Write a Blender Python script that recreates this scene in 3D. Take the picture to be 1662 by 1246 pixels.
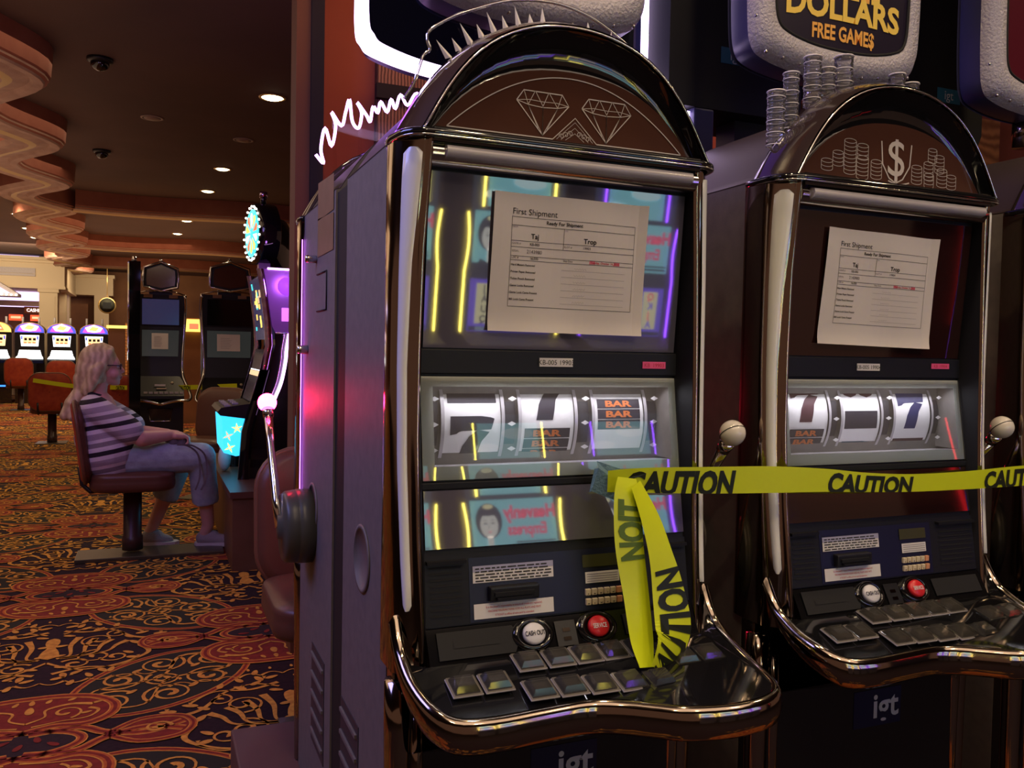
import bpy, bmesh, math, random
import numpy as np
from mathutils import Vector, Matrix
random.seed(7)
PI = math.pi
for o in list(bpy.data.objects): bpy.data.objects.remove(o)
SC = bpy.context.scene
COL = SC.collection

# ------------------------------------------------------------------ camera, world, light, exposure
TH = math.radians(22.68); ROLL = math.radians(1.1); PIT = math.radians(-2.0); FPX = 1393.0
CAM = Vector((-0.625, -1.31, 1.22))
def lev2room(v):                      # level camera frame (x right, y forward, z up) -> room frame
    x, y, z = v
    c, s = math.cos(PIT), math.sin(PIT)
    y, z = y*c - z*s, y*s + z*c
    return Vector((x*math.cos(TH) + y*math.sin(TH), -x*math.sin(TH) + y*math.cos(TH), z))
def make_camera():
    cx = lev2room((math.cos(ROLL), 0, math.sin(ROLL)))
    cz = -lev2room((0, 1, 0)); cy = cz.cross(cx)
    cam = bpy.data.cameras.new('camera'); o = bpy.data.objects.new('camera', cam); COL.objects.link(o)
    m = Matrix((cx, cy, cz)).transposed().to_4x4(); m.translation = CAM
    o.matrix_world = m
    cam.sensor_width = 36.0; cam.lens = FPX/1662*36; cam.clip_start = 0.02; cam.clip_end = 200
    SC.camera = o
make_camera()
SC.view_settings.view_transform = 'Standard'; SC.view_settings.look = 'None'
SC.view_settings.exposure = 0.0; SC.view_settings.gamma = 1.0
SC.view_settings.use_curve_mapping = False
w = bpy.data.worlds.new('world'); SC.world = w; w.use_nodes = True
w.node_tree.nodes['Background'].inputs[0].default_value = (0.30, 0.155, 0.105, 1)
w.node_tree.nodes['Background'].inputs[1].default_value = 0.45
def lamp(name, kind, loc, energy, color, size=0.1, rot=(0, 0, 0), spot=None, sy=None):
    l = bpy.data.lights.new(name, kind); l.energy = energy; l.color = color
    if kind == 'AREA':
        l.size = size
        if sy: l.shape = 'RECTANGLE'; l.size_y = sy
    else: l.shadow_soft_size = size
    if kind == 'SPOT': l.spot_size = spot or 1.9; l.spot_blend = 0.6
    o = bpy.data.objects.new(name, l); COL.objects.link(o); o.location = loc; o.rotation_euler = rot
    return o
WARM = (1.0, 0.72, 0.42)
# broad warm fill added over the aisles, then violet lamps beside the row
lamp('aisle_fill', 'AREA', (-2.6, 5.5, 3.1), 70, (1.0, 0.68, 0.42), 3.0, (0, 0, 0), sy=7)
lamp('aisle_fill', 'AREA', (0.6, -1.7, 3.1), 26, (1.0, 0.74, 0.55), 3.0, (0, 0, 0), sy=1.6)
lamp('aisle_fill', 'AREA', (-2.5, 15, 3.1), 110, (1.0, 0.62, 0.34), 5.0, (0, 0, 0), sy=7)
lamp('violet_light', 'AREA', (-2.0, 0.5, 2.6), 34, (0.36, 0.36, 1.0), 0.9, (0, math.radians(-68), 0), sy=1.6)  # area lamp added for an unseen violet source up left
lamp('violet_light', 'AREA', (-1.5, 2.6, 2.2), 5, (0.62, 0.25, 1.0), 0.7, (math.radians(25), math.radians(-20), 0), sy=0.9)  # second added violet area lamp, its source unseen
lamp('violet_light', 'POINT', (0.36, 0.36, 1.98), .18, (0.30, 0.12, 1.0), 0.12)
lamp('violet_light', 'POINT', (1.08, 0.36, 1.98), .15, (0.30, 0.12, 1.0), 0.12)
lamp('violet_light', 'POINT', (-0.05, 1.05, 1.95), 2.5, (0.40, 0.12, 1.0), 0.12)
lamp('orange_wall_fill', 'AREA', (1.2, 1.5, 2.9), 10, (1.0, 0.42, 0.16), 2.4, (math.radians(35), 0, 0), sy=0.3)  # unseen lamp added to brighten the wall and its veneer

lamp('ceiling_fill', 'AREA', (-2.4, 6.0, 2.3), 26, (1.0, 0.66, 0.44), 2.0, (PI, 0, 0), sy=9)  # upward fill lamps added in mid-air to brighten ceiling and soffits
lamp('ceiling_fill', 'AREA', (-1.0, 1.0, 2.2), 7, (1.0, 0.62, 0.50), 1.6, (PI, 0, 0), sy=2)
lamp('ceiling_fill', 'AREA', (-1.5, 15.0, 2.3), 50, (1.0, 0.60, 0.30), 5.0, (PI, 0, 0), sy=8)

lamp('violet_panel_fill', 'POINT', (.12, 3.80, 1.62), 1.6, (.62, .22, 1.0), .05)  # lamp added to brighten the violet machine's side panel
lamp('portal_fill', 'AREA', (-3.6, 17.8, 2.9), 48, (1.0, .80, .50), 2.4, (math.radians(70), 0, 0), sy=.5)  # front fill lamps added to brighten the cream portals
lamp('portal_fill', 'AREA', (-1.4, 20.8, 2.9), 26, (1.0, .78, .48), 1.6, (math.radians(70), 0, 0), sy=.5)

# ------------------------------------------------------------------ materials
M = {}
def mat(name, color=(0.5, 0.5, 0.5), rough=0.5, metal=0.0, ior=1.45, emit=None, estr=1.0, coat=0.0, alpha=None, noise=None, bump=None, spec=0.5):
    m = bpy.data.materials.new(name); m.use_nodes = True; nt = m.node_tree; b = nt.nodes['Principled BSDF']
    b.inputs['Base Color'].default_value = (*color, 1); b.inputs['Roughness'].default_value = rough
    b.inputs['Metallic'].default_value = metal; b.inputs['IOR'].default_value = ior
    b.inputs['Coat Weight'].default_value = coat; b.inputs['Coat Roughness'].default_value = 0.04
    b.inputs['Specular IOR Level'].default_value = spec
    if emit: b.inputs['Emission Color'].default_value = (*emit, 1); b.inputs['Emission Strength'].default_value = estr
    if alpha is not None: b.inputs['Alpha'].default_value = alpha
    if noise or bump:
        tc = nt.nodes.new('ShaderNodeTexCoord'); n = nt.nodes.new('ShaderNodeTexNoise')
        nt.links.new(tc.outputs['Object'], n.inputs['Vector'])
        if noise:                       # (scale, second colour)
            n.inputs['Scale'].default_value = noise[0]; n.inputs['Detail'].default_value = 5
            r = nt.nodes.new('ShaderNodeValToRGB'); r.color_ramp.elements[0].color = (*color, 1); r.color_ramp.elements[1].color = (*noise[1], 1)
            r.color_ramp.elements[0].position = 0.35; r.color_ramp.elements[1].position = 0.68
            nt.links.new(n.outputs['Fac'], r.inputs['Fac']); nt.links.new(r.outputs['Color'], b.inputs['Base Color'])
        if bump:                        # (scale, strength)
            n2 = nt.nodes.new('ShaderNodeTexNoise'); n2.inputs['Scale'].default_value = bump[0]; n2.inputs['Detail'].default_value = 3
            nt.links.new(tc.outputs['Object'], n2.inputs['Vector'])
            bu = nt.nodes.new('ShaderNodeBump'); bu.inputs['Strength'].default_value = bump[1]; bu.inputs['Distance'].default_value = 0.01
            nt.links.new(n2.outputs['Fac'], bu.inputs['Height']); nt.links.new(bu.outputs['Normal'], b.inputs['Normal'])
    M[name] = m; return m
def stripes(name, c1, c2, scale, axis=0, rough=0.4, dist=1.5, metal=0.0, detail=3):
    m = mat(name, c1, rough, metal); nt = m.node_tree; b = nt.nodes['Principled BSDF']
    tc = nt.nodes.new('ShaderNodeTexCoord'); wv = nt.nodes.new('ShaderNodeTexWave'); wv.bands_direction = 'XYZ'[axis]
    wv.inputs['Scale'].default_value = scale; wv.inputs['Distortion'].default_value = dist; wv.inputs['Detail'].default_value = detail
    r = nt.nodes.new('ShaderNodeValToRGB'); r.color_ramp.elements[0].color = (*c1, 1); r.color_ramp.elements[1].color = (*c2, 1)
    nt.links.new(tc.outputs['Object'], wv.inputs['Vector']); nt.links.new(wv.outputs['Color'], r.inputs['Fac']); nt.links.new(r.outputs['Color'], b.inputs['Base Color'])
    return m
def glass(name, tint=(1, 1, 1), ior=1.6, rough=0.02, body=0.0, bodycol=(0.6, 0.6, 0.58)):
    m = bpy.data.materials.new(name); m.use_nodes = True; nt = m.node_tree; nt.nodes.clear()
    out = nt.nodes.new('ShaderNodeOutputMaterial'); mx = nt.nodes.new('ShaderNodeMixShader'); fr = nt.nodes.new('ShaderNodeFresnel')
    fr.inputs['IOR'].default_value = ior
    t = nt.nodes.new('ShaderNodeBsdfTransparent'); t.inputs[0].default_value = (*tint, 1)
    g = nt.nodes.new('ShaderNodeBsdfGlossy'); g.inputs['Roughness'].default_value = rough
    base = t.outputs[0]
    if body > 0:
        d = nt.nodes.new('ShaderNodeBsdfDiffuse'); d.inputs[0].default_value = (*bodycol, 1)
        m2 = nt.nodes.new('ShaderNodeMixShader'); m2.inputs[0].default_value = body
        nt.links.new(t.outputs[0], m2.inputs[1]); nt.links.new(d.outputs[0], m2.inputs[2]); base = m2.outputs[0]
    nt.links.new(fr.outputs[0], mx.inputs[0]); nt.links.new(base, mx.inputs[1]); nt.links.new(g.outputs[0], mx.inputs[2])
    nt.links.new(mx.outputs[0], out.inputs['Surface']); M[name] = m; return m

mat('dark_chrome', (0.36, 0.29, 0.23), 0.10, 1.0)
mat('chrome', (0.75, 0.72, 0.68), 0.12, 1.0)
mat('hood_gloss', (0.035, 0.022, 0.016), 0.10, 0.0, ior=1.9, coat=0.6, bump=(3, 0.02))
mat('marquee_glass', (0.075, 0.030, 0.020), 0.10, 0.0, ior=1.8)
mat('gloss_black', (0.006, 0.006, 0.007), 0.06, ior=1.7)
mat('satin_black', (0.012, 0.012, 0.015), 0.38)
mat('bezel', (0.009, 0.009, 0.013), 0.5, spec=0.35)
mat('matte_black', (0.006, 0.006, 0.008), 0.7)
mat('cabinet_grey', (0.17, 0.15, 0.14), 0.55, noise=(40, (0.14, 0.125, 0.12)), bump=(900, 0.15))
mat('shoulder_brown', (0.045, 0.030, 0.026), 0.45)
mat('cabinet_dark', (0.035, 0.03, 0.04), 0.5)
mat('screen_glass', (0.095, 0.088, 0.13), 0.03, ior=2.05)  # grey-violet haze on the glass put into the base colour
mat('screen_glass_brown', (0.022, 0.006, 0.005), 0.05, ior=1.8)
mat('frosted_strip', (0.80, 0.81, 0.78), 0.25, coat=0.5)
mat('frosted_bar', (0.45, 0.42, 0.45), 0.35, coat=0.3)
mat('reel_paper', (0.78, 0.76, 0.78), 0.6)
mat('reel_frame', (0.58, 0.60, 0.55), 0.5)
mat('reel_dark', (0.02, 0.014, 0.03), 0.5)
mat('reel_red', (0.06, 0.01, 0.02), 0.5)
mat('reel_blue', (0.02, 0.02, 0.10), 0.5)
mat('reel_teal', (0.02, 0.06, 0.10), 0.5)
mat('bar_orange', (0.55, 0.14, 0.03), 0.5)
mat('paper', (0.74, 0.69, 0.66), 0.8, bump=(14, 0.12))
mat('ink', (0.02, 0.02, 0.02), 0.8)
mat('ink_grey', (0.22, 0.20, 0.22), 0.8)
mat('ink_red', (0.55, 0.04, 0.06), 0.8)
mat('ink_pink', (0.75, 0.22, 0.28), 0.8)
mat('sticker_white', (0.72, 0.70, 0.72), 0.5)
mat('sticker_lilac', (0.36, 0.36, 0.55), 0.5)
mat('sticker_pink', (0.85, 0.10, 0.28), 0.5, emit=(0.8, 0.08, 0.25), estr=0.0)
mat('key_cream', (0.70, 0.60, 0.42), 0.5)
mat('key_orange', (0.75, 0.35, 0.18), 0.5)
mat('lcd', (0.05, 0.05, 0.02), 0.3)
mat('cash_white', (0.7, 0.7, 0.74), 0.3)
mat('service_red', (0.65, 0.02, 0.03), 0.3)
mat('ball_white', (0.72, 0.68, 0.62), 0.12, coat=0.6)
mat('drum_grey', (0.07, 0.07, 0.055), 0.35)
mat('etch', (0.55, 0.50, 0.47), 0.6)
mat('etch_edge', (0.80, 0.76, 0.80), 0.4, estr=0.0)
glass('acrylic', (0.93, 0.92, 0.93), 1.35, 0.03)
glass('acrylic_edge', (0.85, 0.84, 0.86), 1.9, 0.05, 0.25, (0.75, 0.72, 0.78))
glass('acrylic_coin', (0.80, 0.79, 0.82), 1.35, 0.05, 0.10, (0.6, 0.58, 0.62))
glass('reel_glass', (0.96, 0.97, 0.96), 1.75, 0.02, 0.09, (0.60, 0.62, 0.58))
glass('button_acrylic', (0.72, 0.71, 0.67), 1.6, 0.06, 0.05, (0.55, 0.52, 0.46))
glass('lens', (0.9, 0.9, 0.9), 1.5, 0.02)
mat('neon_white', (0.8, 0.7, 1), 0.4, emit=(0.80, 0.60, 1.0), estr=5)
mat('neon_violet', (0.6, 0.3, 1), 0.4, emit=(0.62, 0.16, 1.0), estr=5)
mat('neon_flame', (0.6, 0.3, 1), 0.4, emit=(0.85, 0.42, 1.0), estr=5.0)
mat('led_yellow', (0.8, 0.7, 0.2), 0.4, emit=(1.0, 0.80, 0.12), estr=26)
mat('led_purple', (0.4, 0.1, 0.9), 0.4, emit=(0.25, 0.06, 1.0), estr=22)
mat('led_red', (0.9, 0.0, 0.0), 0.4, emit=(1.0, 0.02, 0.03), estr=9)
mat('ball_red_lit', (1, 0.2, 0.2), 0.3, emit=(1.0, 0.010, 0.07), estr=90)
mat('lamp_glow', (1, 0.9, 0.6), 0.4, emit=(1.0, 0.82, 0.45), estr=12)
mat('lamp_glow_strong', (1, 0.9, 0.6), 0.4, emit=(1.0, 0.84, 0.5), estr=20)
mat('lamp_off', (0.30, 0.22, 0.19), 0.5)
mat('tape_yellow', (0.66, 0.76, 0.015), 0.38, emit=(0.5, 0.5, 0.0), estr=0.0)
mat('tape_black', (0.015, 0.02, 0.008), 0.4)
mat('tape_green_ink', (0.10, 0.17, 0.02), 0.5)
mat('blue_tape', (0.10, 0.19, 0.24), 0.7, bump=(200, 0.3))
mat('igt_blue', (0.02, 0.12, 0.20), 0.4)
mat('igt_glow', (0.004, 0.005, 0.03), 0.4)
mat('igt_letter', (0.45, 0.47, 0.52), 0.4)
mat('woodgrain_side', (0.20, 0.10, 0.05), 0.5, noise=(16, (0.26, 0.13, 0.07)))
mat('plinth', (0.10, 0.05, 0.05), 0.55, noise=(5, (0.13, 0.065, 0.06)))
mat('wood_base', (0.12, 0.052, 0.026), 0.5, noise=(6, (0.16, 0.075, 0.04)))
mat('kick_plate', (0.10, 0.09, 0.06), 0.35, 0.6)
mat('ceiling_paint', (0.10, 0.058, 0.05), 0.85, noise=(1.2, (0.125, 0.072, 0.06)))
mat('soffit_red', (0.27, 0.085, 0.055), 0.75, noise=(6, (0.32, 0.11, 0.07)))
mat('soffit_cream', (0.34, 0.20, 0.155), 0.75, noise=(7, (0.44, 0.28, 0.21)), bump=(22, 0.5))
mat('soffit_gold', (0.50, 0.33, 0.12), 0.55)
mat('wall_red', (0.30, 0.075, 0.05), 0.7, noise=(2, (0.36, 0.10, 0.06)))
mat('wall_far', (0.30, 0.13, 0.06), 0.7, noise=(1.1, (0.16, 0.06, 0.03)))
mat('pillar_brown', (0.15, 0.060, 0.022), 0.6)
stripes('reed_panel', (0.07, 0.03, 0.02), (0.38, 0.20, 0.11), 22, 0, 0.6, 2.0)
stripes('orange_veneer', (0.62, 0.28, 0.09), (0.30, 0.12, 0.04), 5.0, 2, 0.5, 7.0)
mat('cream_plaster', (0.72, 0.57, 0.40), 0.6)
mat('pale_violet_glow', (0.5, 0.4, 0.9), 0.6, emit=(0.75, 0.6, 1.0), estr=1.6)
mat('relief_grey', (0.52, 0.46, 0.50), 0.6, bump=(30, 0.8))
mat('chair_red', (0.40, 0.065, 0.025), 0.65, noise=(18, (0.30, 0.035, 0.02)))
mat('chair_brown', (0.11, 0.045, 0.028), 0.38)
mat('chair_piping', (0.16, 0.07, 0.04), 0.35)
mat('chair_post', (0.055, 0.026, 0.02), 0.35)
mat('chair_fabric', (0.22, 0.10, 0.12), 0.6, noise=(10, (0.30, 0.13, 0.15)))
mat('skin', (0.62, 0.33, 0.26), 0.5)
mat('lip', (0.45, 0.14, 0.13), 0.5)
mat('hair', (0.52, 0.37, 0.19), 0.45, noise=(14, (0.36, 0.24, 0.12)))
stripes('hair_strands', (0.66, 0.52, 0.30), (0.44, 0.32, 0.17), 9, 0, 0.5, 9.0)
mat('denim', (0.38, 0.46, 0.50), 0.75, noise=(16, (0.27, 0.31, 0.37)), bump=(60, 0.2))
mat('shoe_grey', (0.30, 0.26, 0.25), 0.7, bump=(150, 0.3))
mat('shoe_sole', (0.55, 0.50, 0.48), 0.7)
mat('bag_grey', (0.13, 0.11, 0.12), 0.85, bump=(30, 0.9))
mat('glasses_dark', (0.04, 0.01, 0.03), 0.3)
mat('white_plastic_bag', (0.65, 0.58, 0.58), 0.4)
mat('violet_metal', (0.50, 0.26, 0.66), 0.25, 0.35)
mat('violet_trim', (0.80, 0.7, 0.9), 0.1, 1.0, noise=(30, (0.55, 0.3, 0.8)))
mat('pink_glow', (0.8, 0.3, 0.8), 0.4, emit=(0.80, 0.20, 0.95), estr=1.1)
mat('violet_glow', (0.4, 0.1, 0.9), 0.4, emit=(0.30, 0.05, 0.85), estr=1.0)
mat('tag_pink', (0.45, 0.25, 0.28), 0.5)
mat('wheel_teal', (0.1, 0.6, 0.6), 0.4, emit=(0.05, 0.60, 0.62), estr=1.6)
mat('wheel_yellow', (0.8, 0.6, 0.2), 0.4, emit=(1.0, 0.62, 0.12), estr=1.6)
mat('wheel_red', (0.8, 0.2, 0.1), 0.4, emit=(0.9, 0.18, 0.08), estr=1.5)
mat('bulb', (1, 1, 0.9), 0.4, emit=(1.0, 0.92, 0.80), estr=4)
mat('screen_cyan', (0.1, 0.5, 0.8), 0.4, emit=(0.03, 0.50, 0.85), estr=1.7)
mat('screen_grey_violet', (0.12, 0.10, 0.11), 0.10, ior=2.0)
mat('screen_dim_blue', (0.020, 0.020, 0.055), 0.15, ior=1.8, emit=(0.05, 0.05, 0.14), estr=0.4)
mat('screen_dim_teal', (0.03, 0.034, 0.032), 0.15, ior=1.8, emit=(0.07, 0.08, 0.075), estr=0.25)
mat('white_lit', (1, 1, 1), 0.4, emit=(0.85, 0.95, 1.0), estr=2.2)
mat('peach_lit', (1, 0.8, 0.5), 0.4, emit=(1.0, 0.66, 0.34), estr=1.0)
mat('yellow_lit', (1, 0.8, 0.2), 0.4, emit=(1.0, 0.72, 0.14), estr=1.6)
mat('blue_lit', (0.1, 0.1, 0.9), 0.4, emit=(0.05, 0.08, 0.80), estr=1.3)
mat('purple_lit', (0.5, 0.1, 0.6), 0.4, emit=(0.55, 0.08, 0.62), estr=1.2)
mat('red_lit', (0.9, 0.1, 0.05), 0.4, emit=(1.0, 0.09, 0.03), estr=1.4)
mat('blue_floor_led', (0.1, 0.3, 1), 0.4, emit=(0.02, 0.20, 1.0), estr=2.5)
mat('gold_trim', (0.80, 0.55, 0.22), 0.3, 0.8)
mat('sign_shell', (0.50, 0.47, 0.53), 0.35, bump=(160, 0.5))
mat('sign_side', (0.05, 0.05, 0.12), 0.35)
mat('sign_face', (0.018, 0.012, 0.03), 0.3)
mat('sign_maroon', (0.10, 0.008, 0.02), 0.3)
mat('letter_yellow', (0.80, 0.55, 0.09), 0.5, emit=(0.8, 0.5, 0.08), estr=0.12)
mat('letter_orange', (0.75, 0.36, 0.07), 0.5, emit=(0.8, 0.36, 0.06), estr=0.12)
mat('lit_teal_sky', (0.3, 0.7, 0.8), 0.4, emit=(0.22, 0.55, 0.62), estr=2.6)
mat('lit_white', (1, 1, 1), 0.4, emit=(0.45, 0.75, 0.80), estr=2.6)
mat('cash_lit', (1, 1, 1), 0.4, emit=(0.95, 0.9, 0.9), estr=1.2)
mat('lit_skin', (0.8, 0.7, 0.65), 0.4, emit=(0.62, 0.66, 0.62), estr=2.6)
mat('lit_dark', (0.05, 0.06, 0.09), 0.4, emit=(0.10, 0.11, 0.16), estr=1.3)
mat('lit_pink', (0.8, 0.3, 0.4), 0.4, emit=(0.85, 0.10, 0.20), estr=2.4)
mat('lit_cream', (0.8, 0.7, 0.4), 0.4, emit=(0.62, 0.60, 0.36), estr=3.0)
mat('lit_panel', (0.3, 0.28, 0.36), 0.4, emit=(0.22, 0.20, 0.30), estr=2.6)
mat('lit_panel_blue', (0.2, 0.15, 0.7), 0.4, emit=(0.12, 0.08, 0.55), estr=3.4)

# ------------------------------------------------------------------ mesh builder
class MB:
    def __init__(s): s.v = []; s.f = []; s.m = []; s.sm = []; s.mats = []
    def mi(s, name):
        if name not in s.mats: s.mats.append(name)
        return s.mats.index(name)
    def add(s, vs, fs, mname, smooth=False, T=None):
        n = len(s.v); k = s.mi(mname)
        if T is not None: vs = [T @ Vector(p) for p in vs]
        s.v += [tuple(p) for p in vs]
        for f in fs: s.f.append(tuple(n+i for i in f)); s.m.append(k); s.sm.append(smooth)
        return s
    def box(s, x0, x1, y0, y1, z0, z1, m, T=None, bev=0.0):
        if bev > 0:
            bm = bmesh.new(); bmesh.ops.create_cube(bm, size=1)
            for v in bm.verts: v.co = Vector(((x0+x1)/2+v.co.x*(x1-x0), (y0+y1)/2+v.co.y*(y1-y0), (z0+z1)/2+v.co.z*(z1-z0)))
            bmesh.ops.bevel(bm, geom=bm.edges[:], offset=bev, segments=2, affect='EDGES', profile=0.6)
            bm.verts.index_update()
            s.add([v.co.copy() for v in bm.verts], [[v.index for v in f.verts] for f in bm.faces], m, False, T); bm.free(); return s
        v = [(x0,y0,z0),(x1,y0,z0),(x1,y1,z0),(x0,y1,z0),(x0,y0,z1),(x1,y0,z1),(x1,y1,z1),(x0,y1,z1)]
        return s.add(v, [(0,3,2,1),(4,5,6,7),(0,1,5,4),(1,2,6,5),(2,3,7,6),(3,0,4,7)], m, False, T)
    def prism(s, poly, a, b, m, axis='y', T=None, smooth=False):      # poly in the plane normal to axis, extruded a..b
        def P(u, v, t): return {'y': (u, t, v), 'x': (t, u, v), 'z': (u, v, t)}[axis]
        n = len(poly)
        vs = [P(u, v, a) for u, v in poly] + [P(u, v, b) for u, v in poly]
        area = sum(poly[i][0]*poly[(i+1) % n][1]-poly[(i+1) % n][0]*poly[i][1] for i in range(n))
        s.add(vs, [tuple(range(n)), tuple(range(2*n-1, n-1, -1))], m, False, T)
        return s.add(vs, [(i, n+i, n+(i+1) % n, (i+1) % n) for i in range(n)], m, smooth, T)
    def tube(s, pts, r, m, n=8, T=None, closed=False, cap=True):
        pts = [Vector(p) for p in pts]; k = len(pts); vs = []; fs = []
        up = None
        for i, p in enumerate(pts):
            if closed: t = (pts[(i+1) % k]-pts[i-1])
            else: t = pts[min(i+1, k-1)]-pts[max(i-1, 0)]
            t.normalize()
            if up is None: up = Vector((0, 0, 1)) if abs(t.z) < 0.9 else Vector((1, 0, 0))
            a = t.cross(up); 
            if a.length < 1e-6: a = t.orthogonal()
            a.normalize(); bb = a.cross(t).normalized(); up = bb
            rr = r[i] if isinstance(r, (list, tuple)) else r
            for j in range(n): vs.append(p + (a*math.cos(2*PI*j/n)+bb*math.sin(2*PI*j/n))*rr)
        for i in range(k if closed else k-1):
            for j in range(n):
                fs.append((i*n+j, i*n+(j+1) % n, ((i+1) % k)*n+(j+1) % n, ((i+1) % k)*n+j))
        if cap and not closed: fs.append(tuple(range(n-1, -1, -1))); fs.append(tuple((k-1)*n+j for j in range(n)))
        return s.add(vs, fs, m, True, T)
    def lathe(s, prof, m, n=24, T=None):              # prof: (r, z)
        vs = []; fs = []; k = len(prof)
        for r, z in prof:
            for j in range(n): a = 2*PI*j/n; vs.append((r*math.cos(a), r*math.sin(a), z))
        for i in range(k-1):
            for j in range(n): fs.append((i*n+j, i*n+(j+1) % n, (i+1)*n+(j+1) % n, (i+1)*n+j))
        fs.append(tuple(range(n-1, -1, -1))); fs.append(tuple((k-1)*n+j for j in range(n)))
        return s.add(vs, fs, m, True, T)
    def sphere(s, c, r, m, n=20, sc=(1, 1, 1), T=None):
        vs = []; fs = []; h = n//2
        for i in range(h+1):
            th = PI*i/h
            for j in range(n):
                a = 2*PI*j/n; vs.append((c[0]+r*sc[0]*math.sin(th)*math.cos(a), c[1]+r*sc[1]*math.sin(th)*math.sin(a), c[2]-r*sc[2]*math.cos(th)))
        for i in range(h):
            for j in range(n): fs.append((i*n+j, i*n+(j+1) % n, (i+1)*n+(j+1) % n, (i+1)*n+j))
        return s.add(vs, fs, m, True, T)
    def loft(s, rows, m, smooth=True, closed=False, T=None):          # rows: equal-length lists of points
        k = len(rows); n = len(rows[0]); vs = [p for r in rows for p in r]; fs = []
        for i in range(k-1):
            for j in range(n if closed else n-1):
                fs.append((i*n+j, i*n+(j+1) % n, (i+1)*n+(j+1) % n, (i+1)*n+j))
        return s.add(vs, fs, m, smooth, T)
    def ribbon2(s, pts, wid, m, F, closed=False):     # flat ribbon in a 2D chart mapped by F(u, v)
        k = len(pts); L = []; R = []
        for i in range(k):
            a = pts[i-1] if (closed or i > 0) else pts[i]; b = pts[(i+1) % k] if (closed or i < k-1) else pts[i]
            dx, dy = b[0]-a[0], b[1]-a[1]; l = math.hypot(dx, dy) or 1; nx, ny = -dy/l, dx/l
            ww = (wid[i] if isinstance(wid, (list, tuple)) else wid)/2
            L.append((pts[i][0]+nx*ww, pts[i][1]+ny*ww)); R.append((pts[i][0]-nx*ww, pts[i][1]-ny*ww))
        vs = [F(*p) for p in L]+[F(*p) for p in R]
        fs = [(i, k+i, k+(i+1) % k, (i+1) % k) for i in range(k if closed else k-1)]
        return s.add(vs, fs, m)
    def poly2(s, pts, m, F): return s.add([F(*p) for p in pts], [tuple(range(len(pts)))], m)
    def rect2(s, u0, u1, v0, v1, m, F): return s.poly2([(u0, v0), (u1, v0), (u1, v1), (u0, v1)], m, F)
    def text(s, body, size, m, F, u=0, v=0, align='C', sx=1.0, bold=0.0, shear=0.0, mirror=False):
        V, Fc = text2d(body, bold)
        if not V: return s
        us = [p[0] for p in V]; wd = max(us); off = {'C': -(max(us)+min(us))/2, 'L': 0, 'R': -wd}[align]
        vs = []
        for (a, b) in V:
            x = (a+off)*size*sx + b*size*shear; y = (b-0.35)*size
            if mirror: x = -x
            vs.append(F(u+x, v+y))
        return s.add(vs, Fc, m)
    def build(s, name, parent=None, T=None, fix=True):
        me = bpy.data.meshes.new(name); v = s.v
        if T is not None: v = [tuple(T @ Vector(p)) for p in v]
        me.from_pydata(v, [], s.f)
        for mn in s.mats: me.materials.append(M[mn])
        me.polygons.foreach_set('material_index', s.m); me.polygons.foreach_set('use_smooth', s.sm)
        me.update()
        o = bpy.data.objects.new(name, me); COL.objects.link(o)
        if parent: o.parent = parent
        return o
_tc = {}
def text2d(body, bold=0.0):
    k = (body, bold)
    if k in _tc: return _tc[k]
    cu = bpy.data.curves.new('t', 'FONT'); cu.body = body; cu.size = 1.0; cu.resolution_u = 3; cu.offset = bold; cu.fill_mode = 'FRONT'
    o = bpy.data.objects.new('t', cu); COL.objects.link(o)
    dg = bpy.context.evaluated_depsgraph_get(); dg.update()
    me = bpy.data.meshes.new_from_object(o.evaluated_get(dg))
    r = ([(v.co.x, v.co.y) for v in me.vertices], [tuple(p.vertices) for p in me.polygons])
    bpy.data.meshes.remove(me); bpy.data.objects.remove(o); bpy.data.curves.remove(cu)
    _tc[k] = r; return r
def tag(o, label=None, cat=None, group=None, kind=None):
    if label: o['label'] = label
    if cat: o['category'] = cat
    if group: o['group'] = group
    if kind: o['kind'] = kind
    return o
def empty(name, loc=(0, 0, 0), rz=0.0, label=None, cat=None, group=None):
    o = bpy.data.objects.new(name, None); o.empty_display_size = 0.1; COL.objects.link(o)
    o.location = loc; o.rotation_euler = (0, 0, rz)
    return tag(o, label, cat, group)
def copy_tree(o, parent=None):
    c = o.copy(); COL.objects.link(c)
    if parent:
        c.parent = parent; c.matrix_parent_inverse = o.matrix_parent_inverse.copy()
    for ch in list(o.children): copy_tree(ch, c)
    return c
def interp(tab, x):
    xs = [a for a, b in tab]; return float(np.interp(x, xs, [b for a, b in tab]))
def smooth_poly(pts, n=6):              # Catmull-Rom through points (any dimension)
    P = [np.array(p, float) for p in pts]; out = []
    for i in range(len(P)-1):
        p0 = P[max(i-1, 0)]; p1 = P[i]; p2 = P[i+1]; p3 = P[min(i+2, len(P)-1)]
        for k in range(n):
            t = k/n; out.append(tuple(0.5*((2*p1)+(-p0+p2)*t+(2*p0-5*p1+4*p2-p3)*t*t+(-p0+3*p1-3*p2+p3)*t**3)))
    out.append(tuple(P[-1])); return out
def capsule(bm_mb, a, b, ra, rb, m='skin', n=14):
    a = Vector(a); b = Vector(b)
    bm_mb.tube([a, b], [ra, rb], m, n); bm_mb.sphere(a, ra, m, 14); bm_mb.sphere(b, rb, m, 14)
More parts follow.
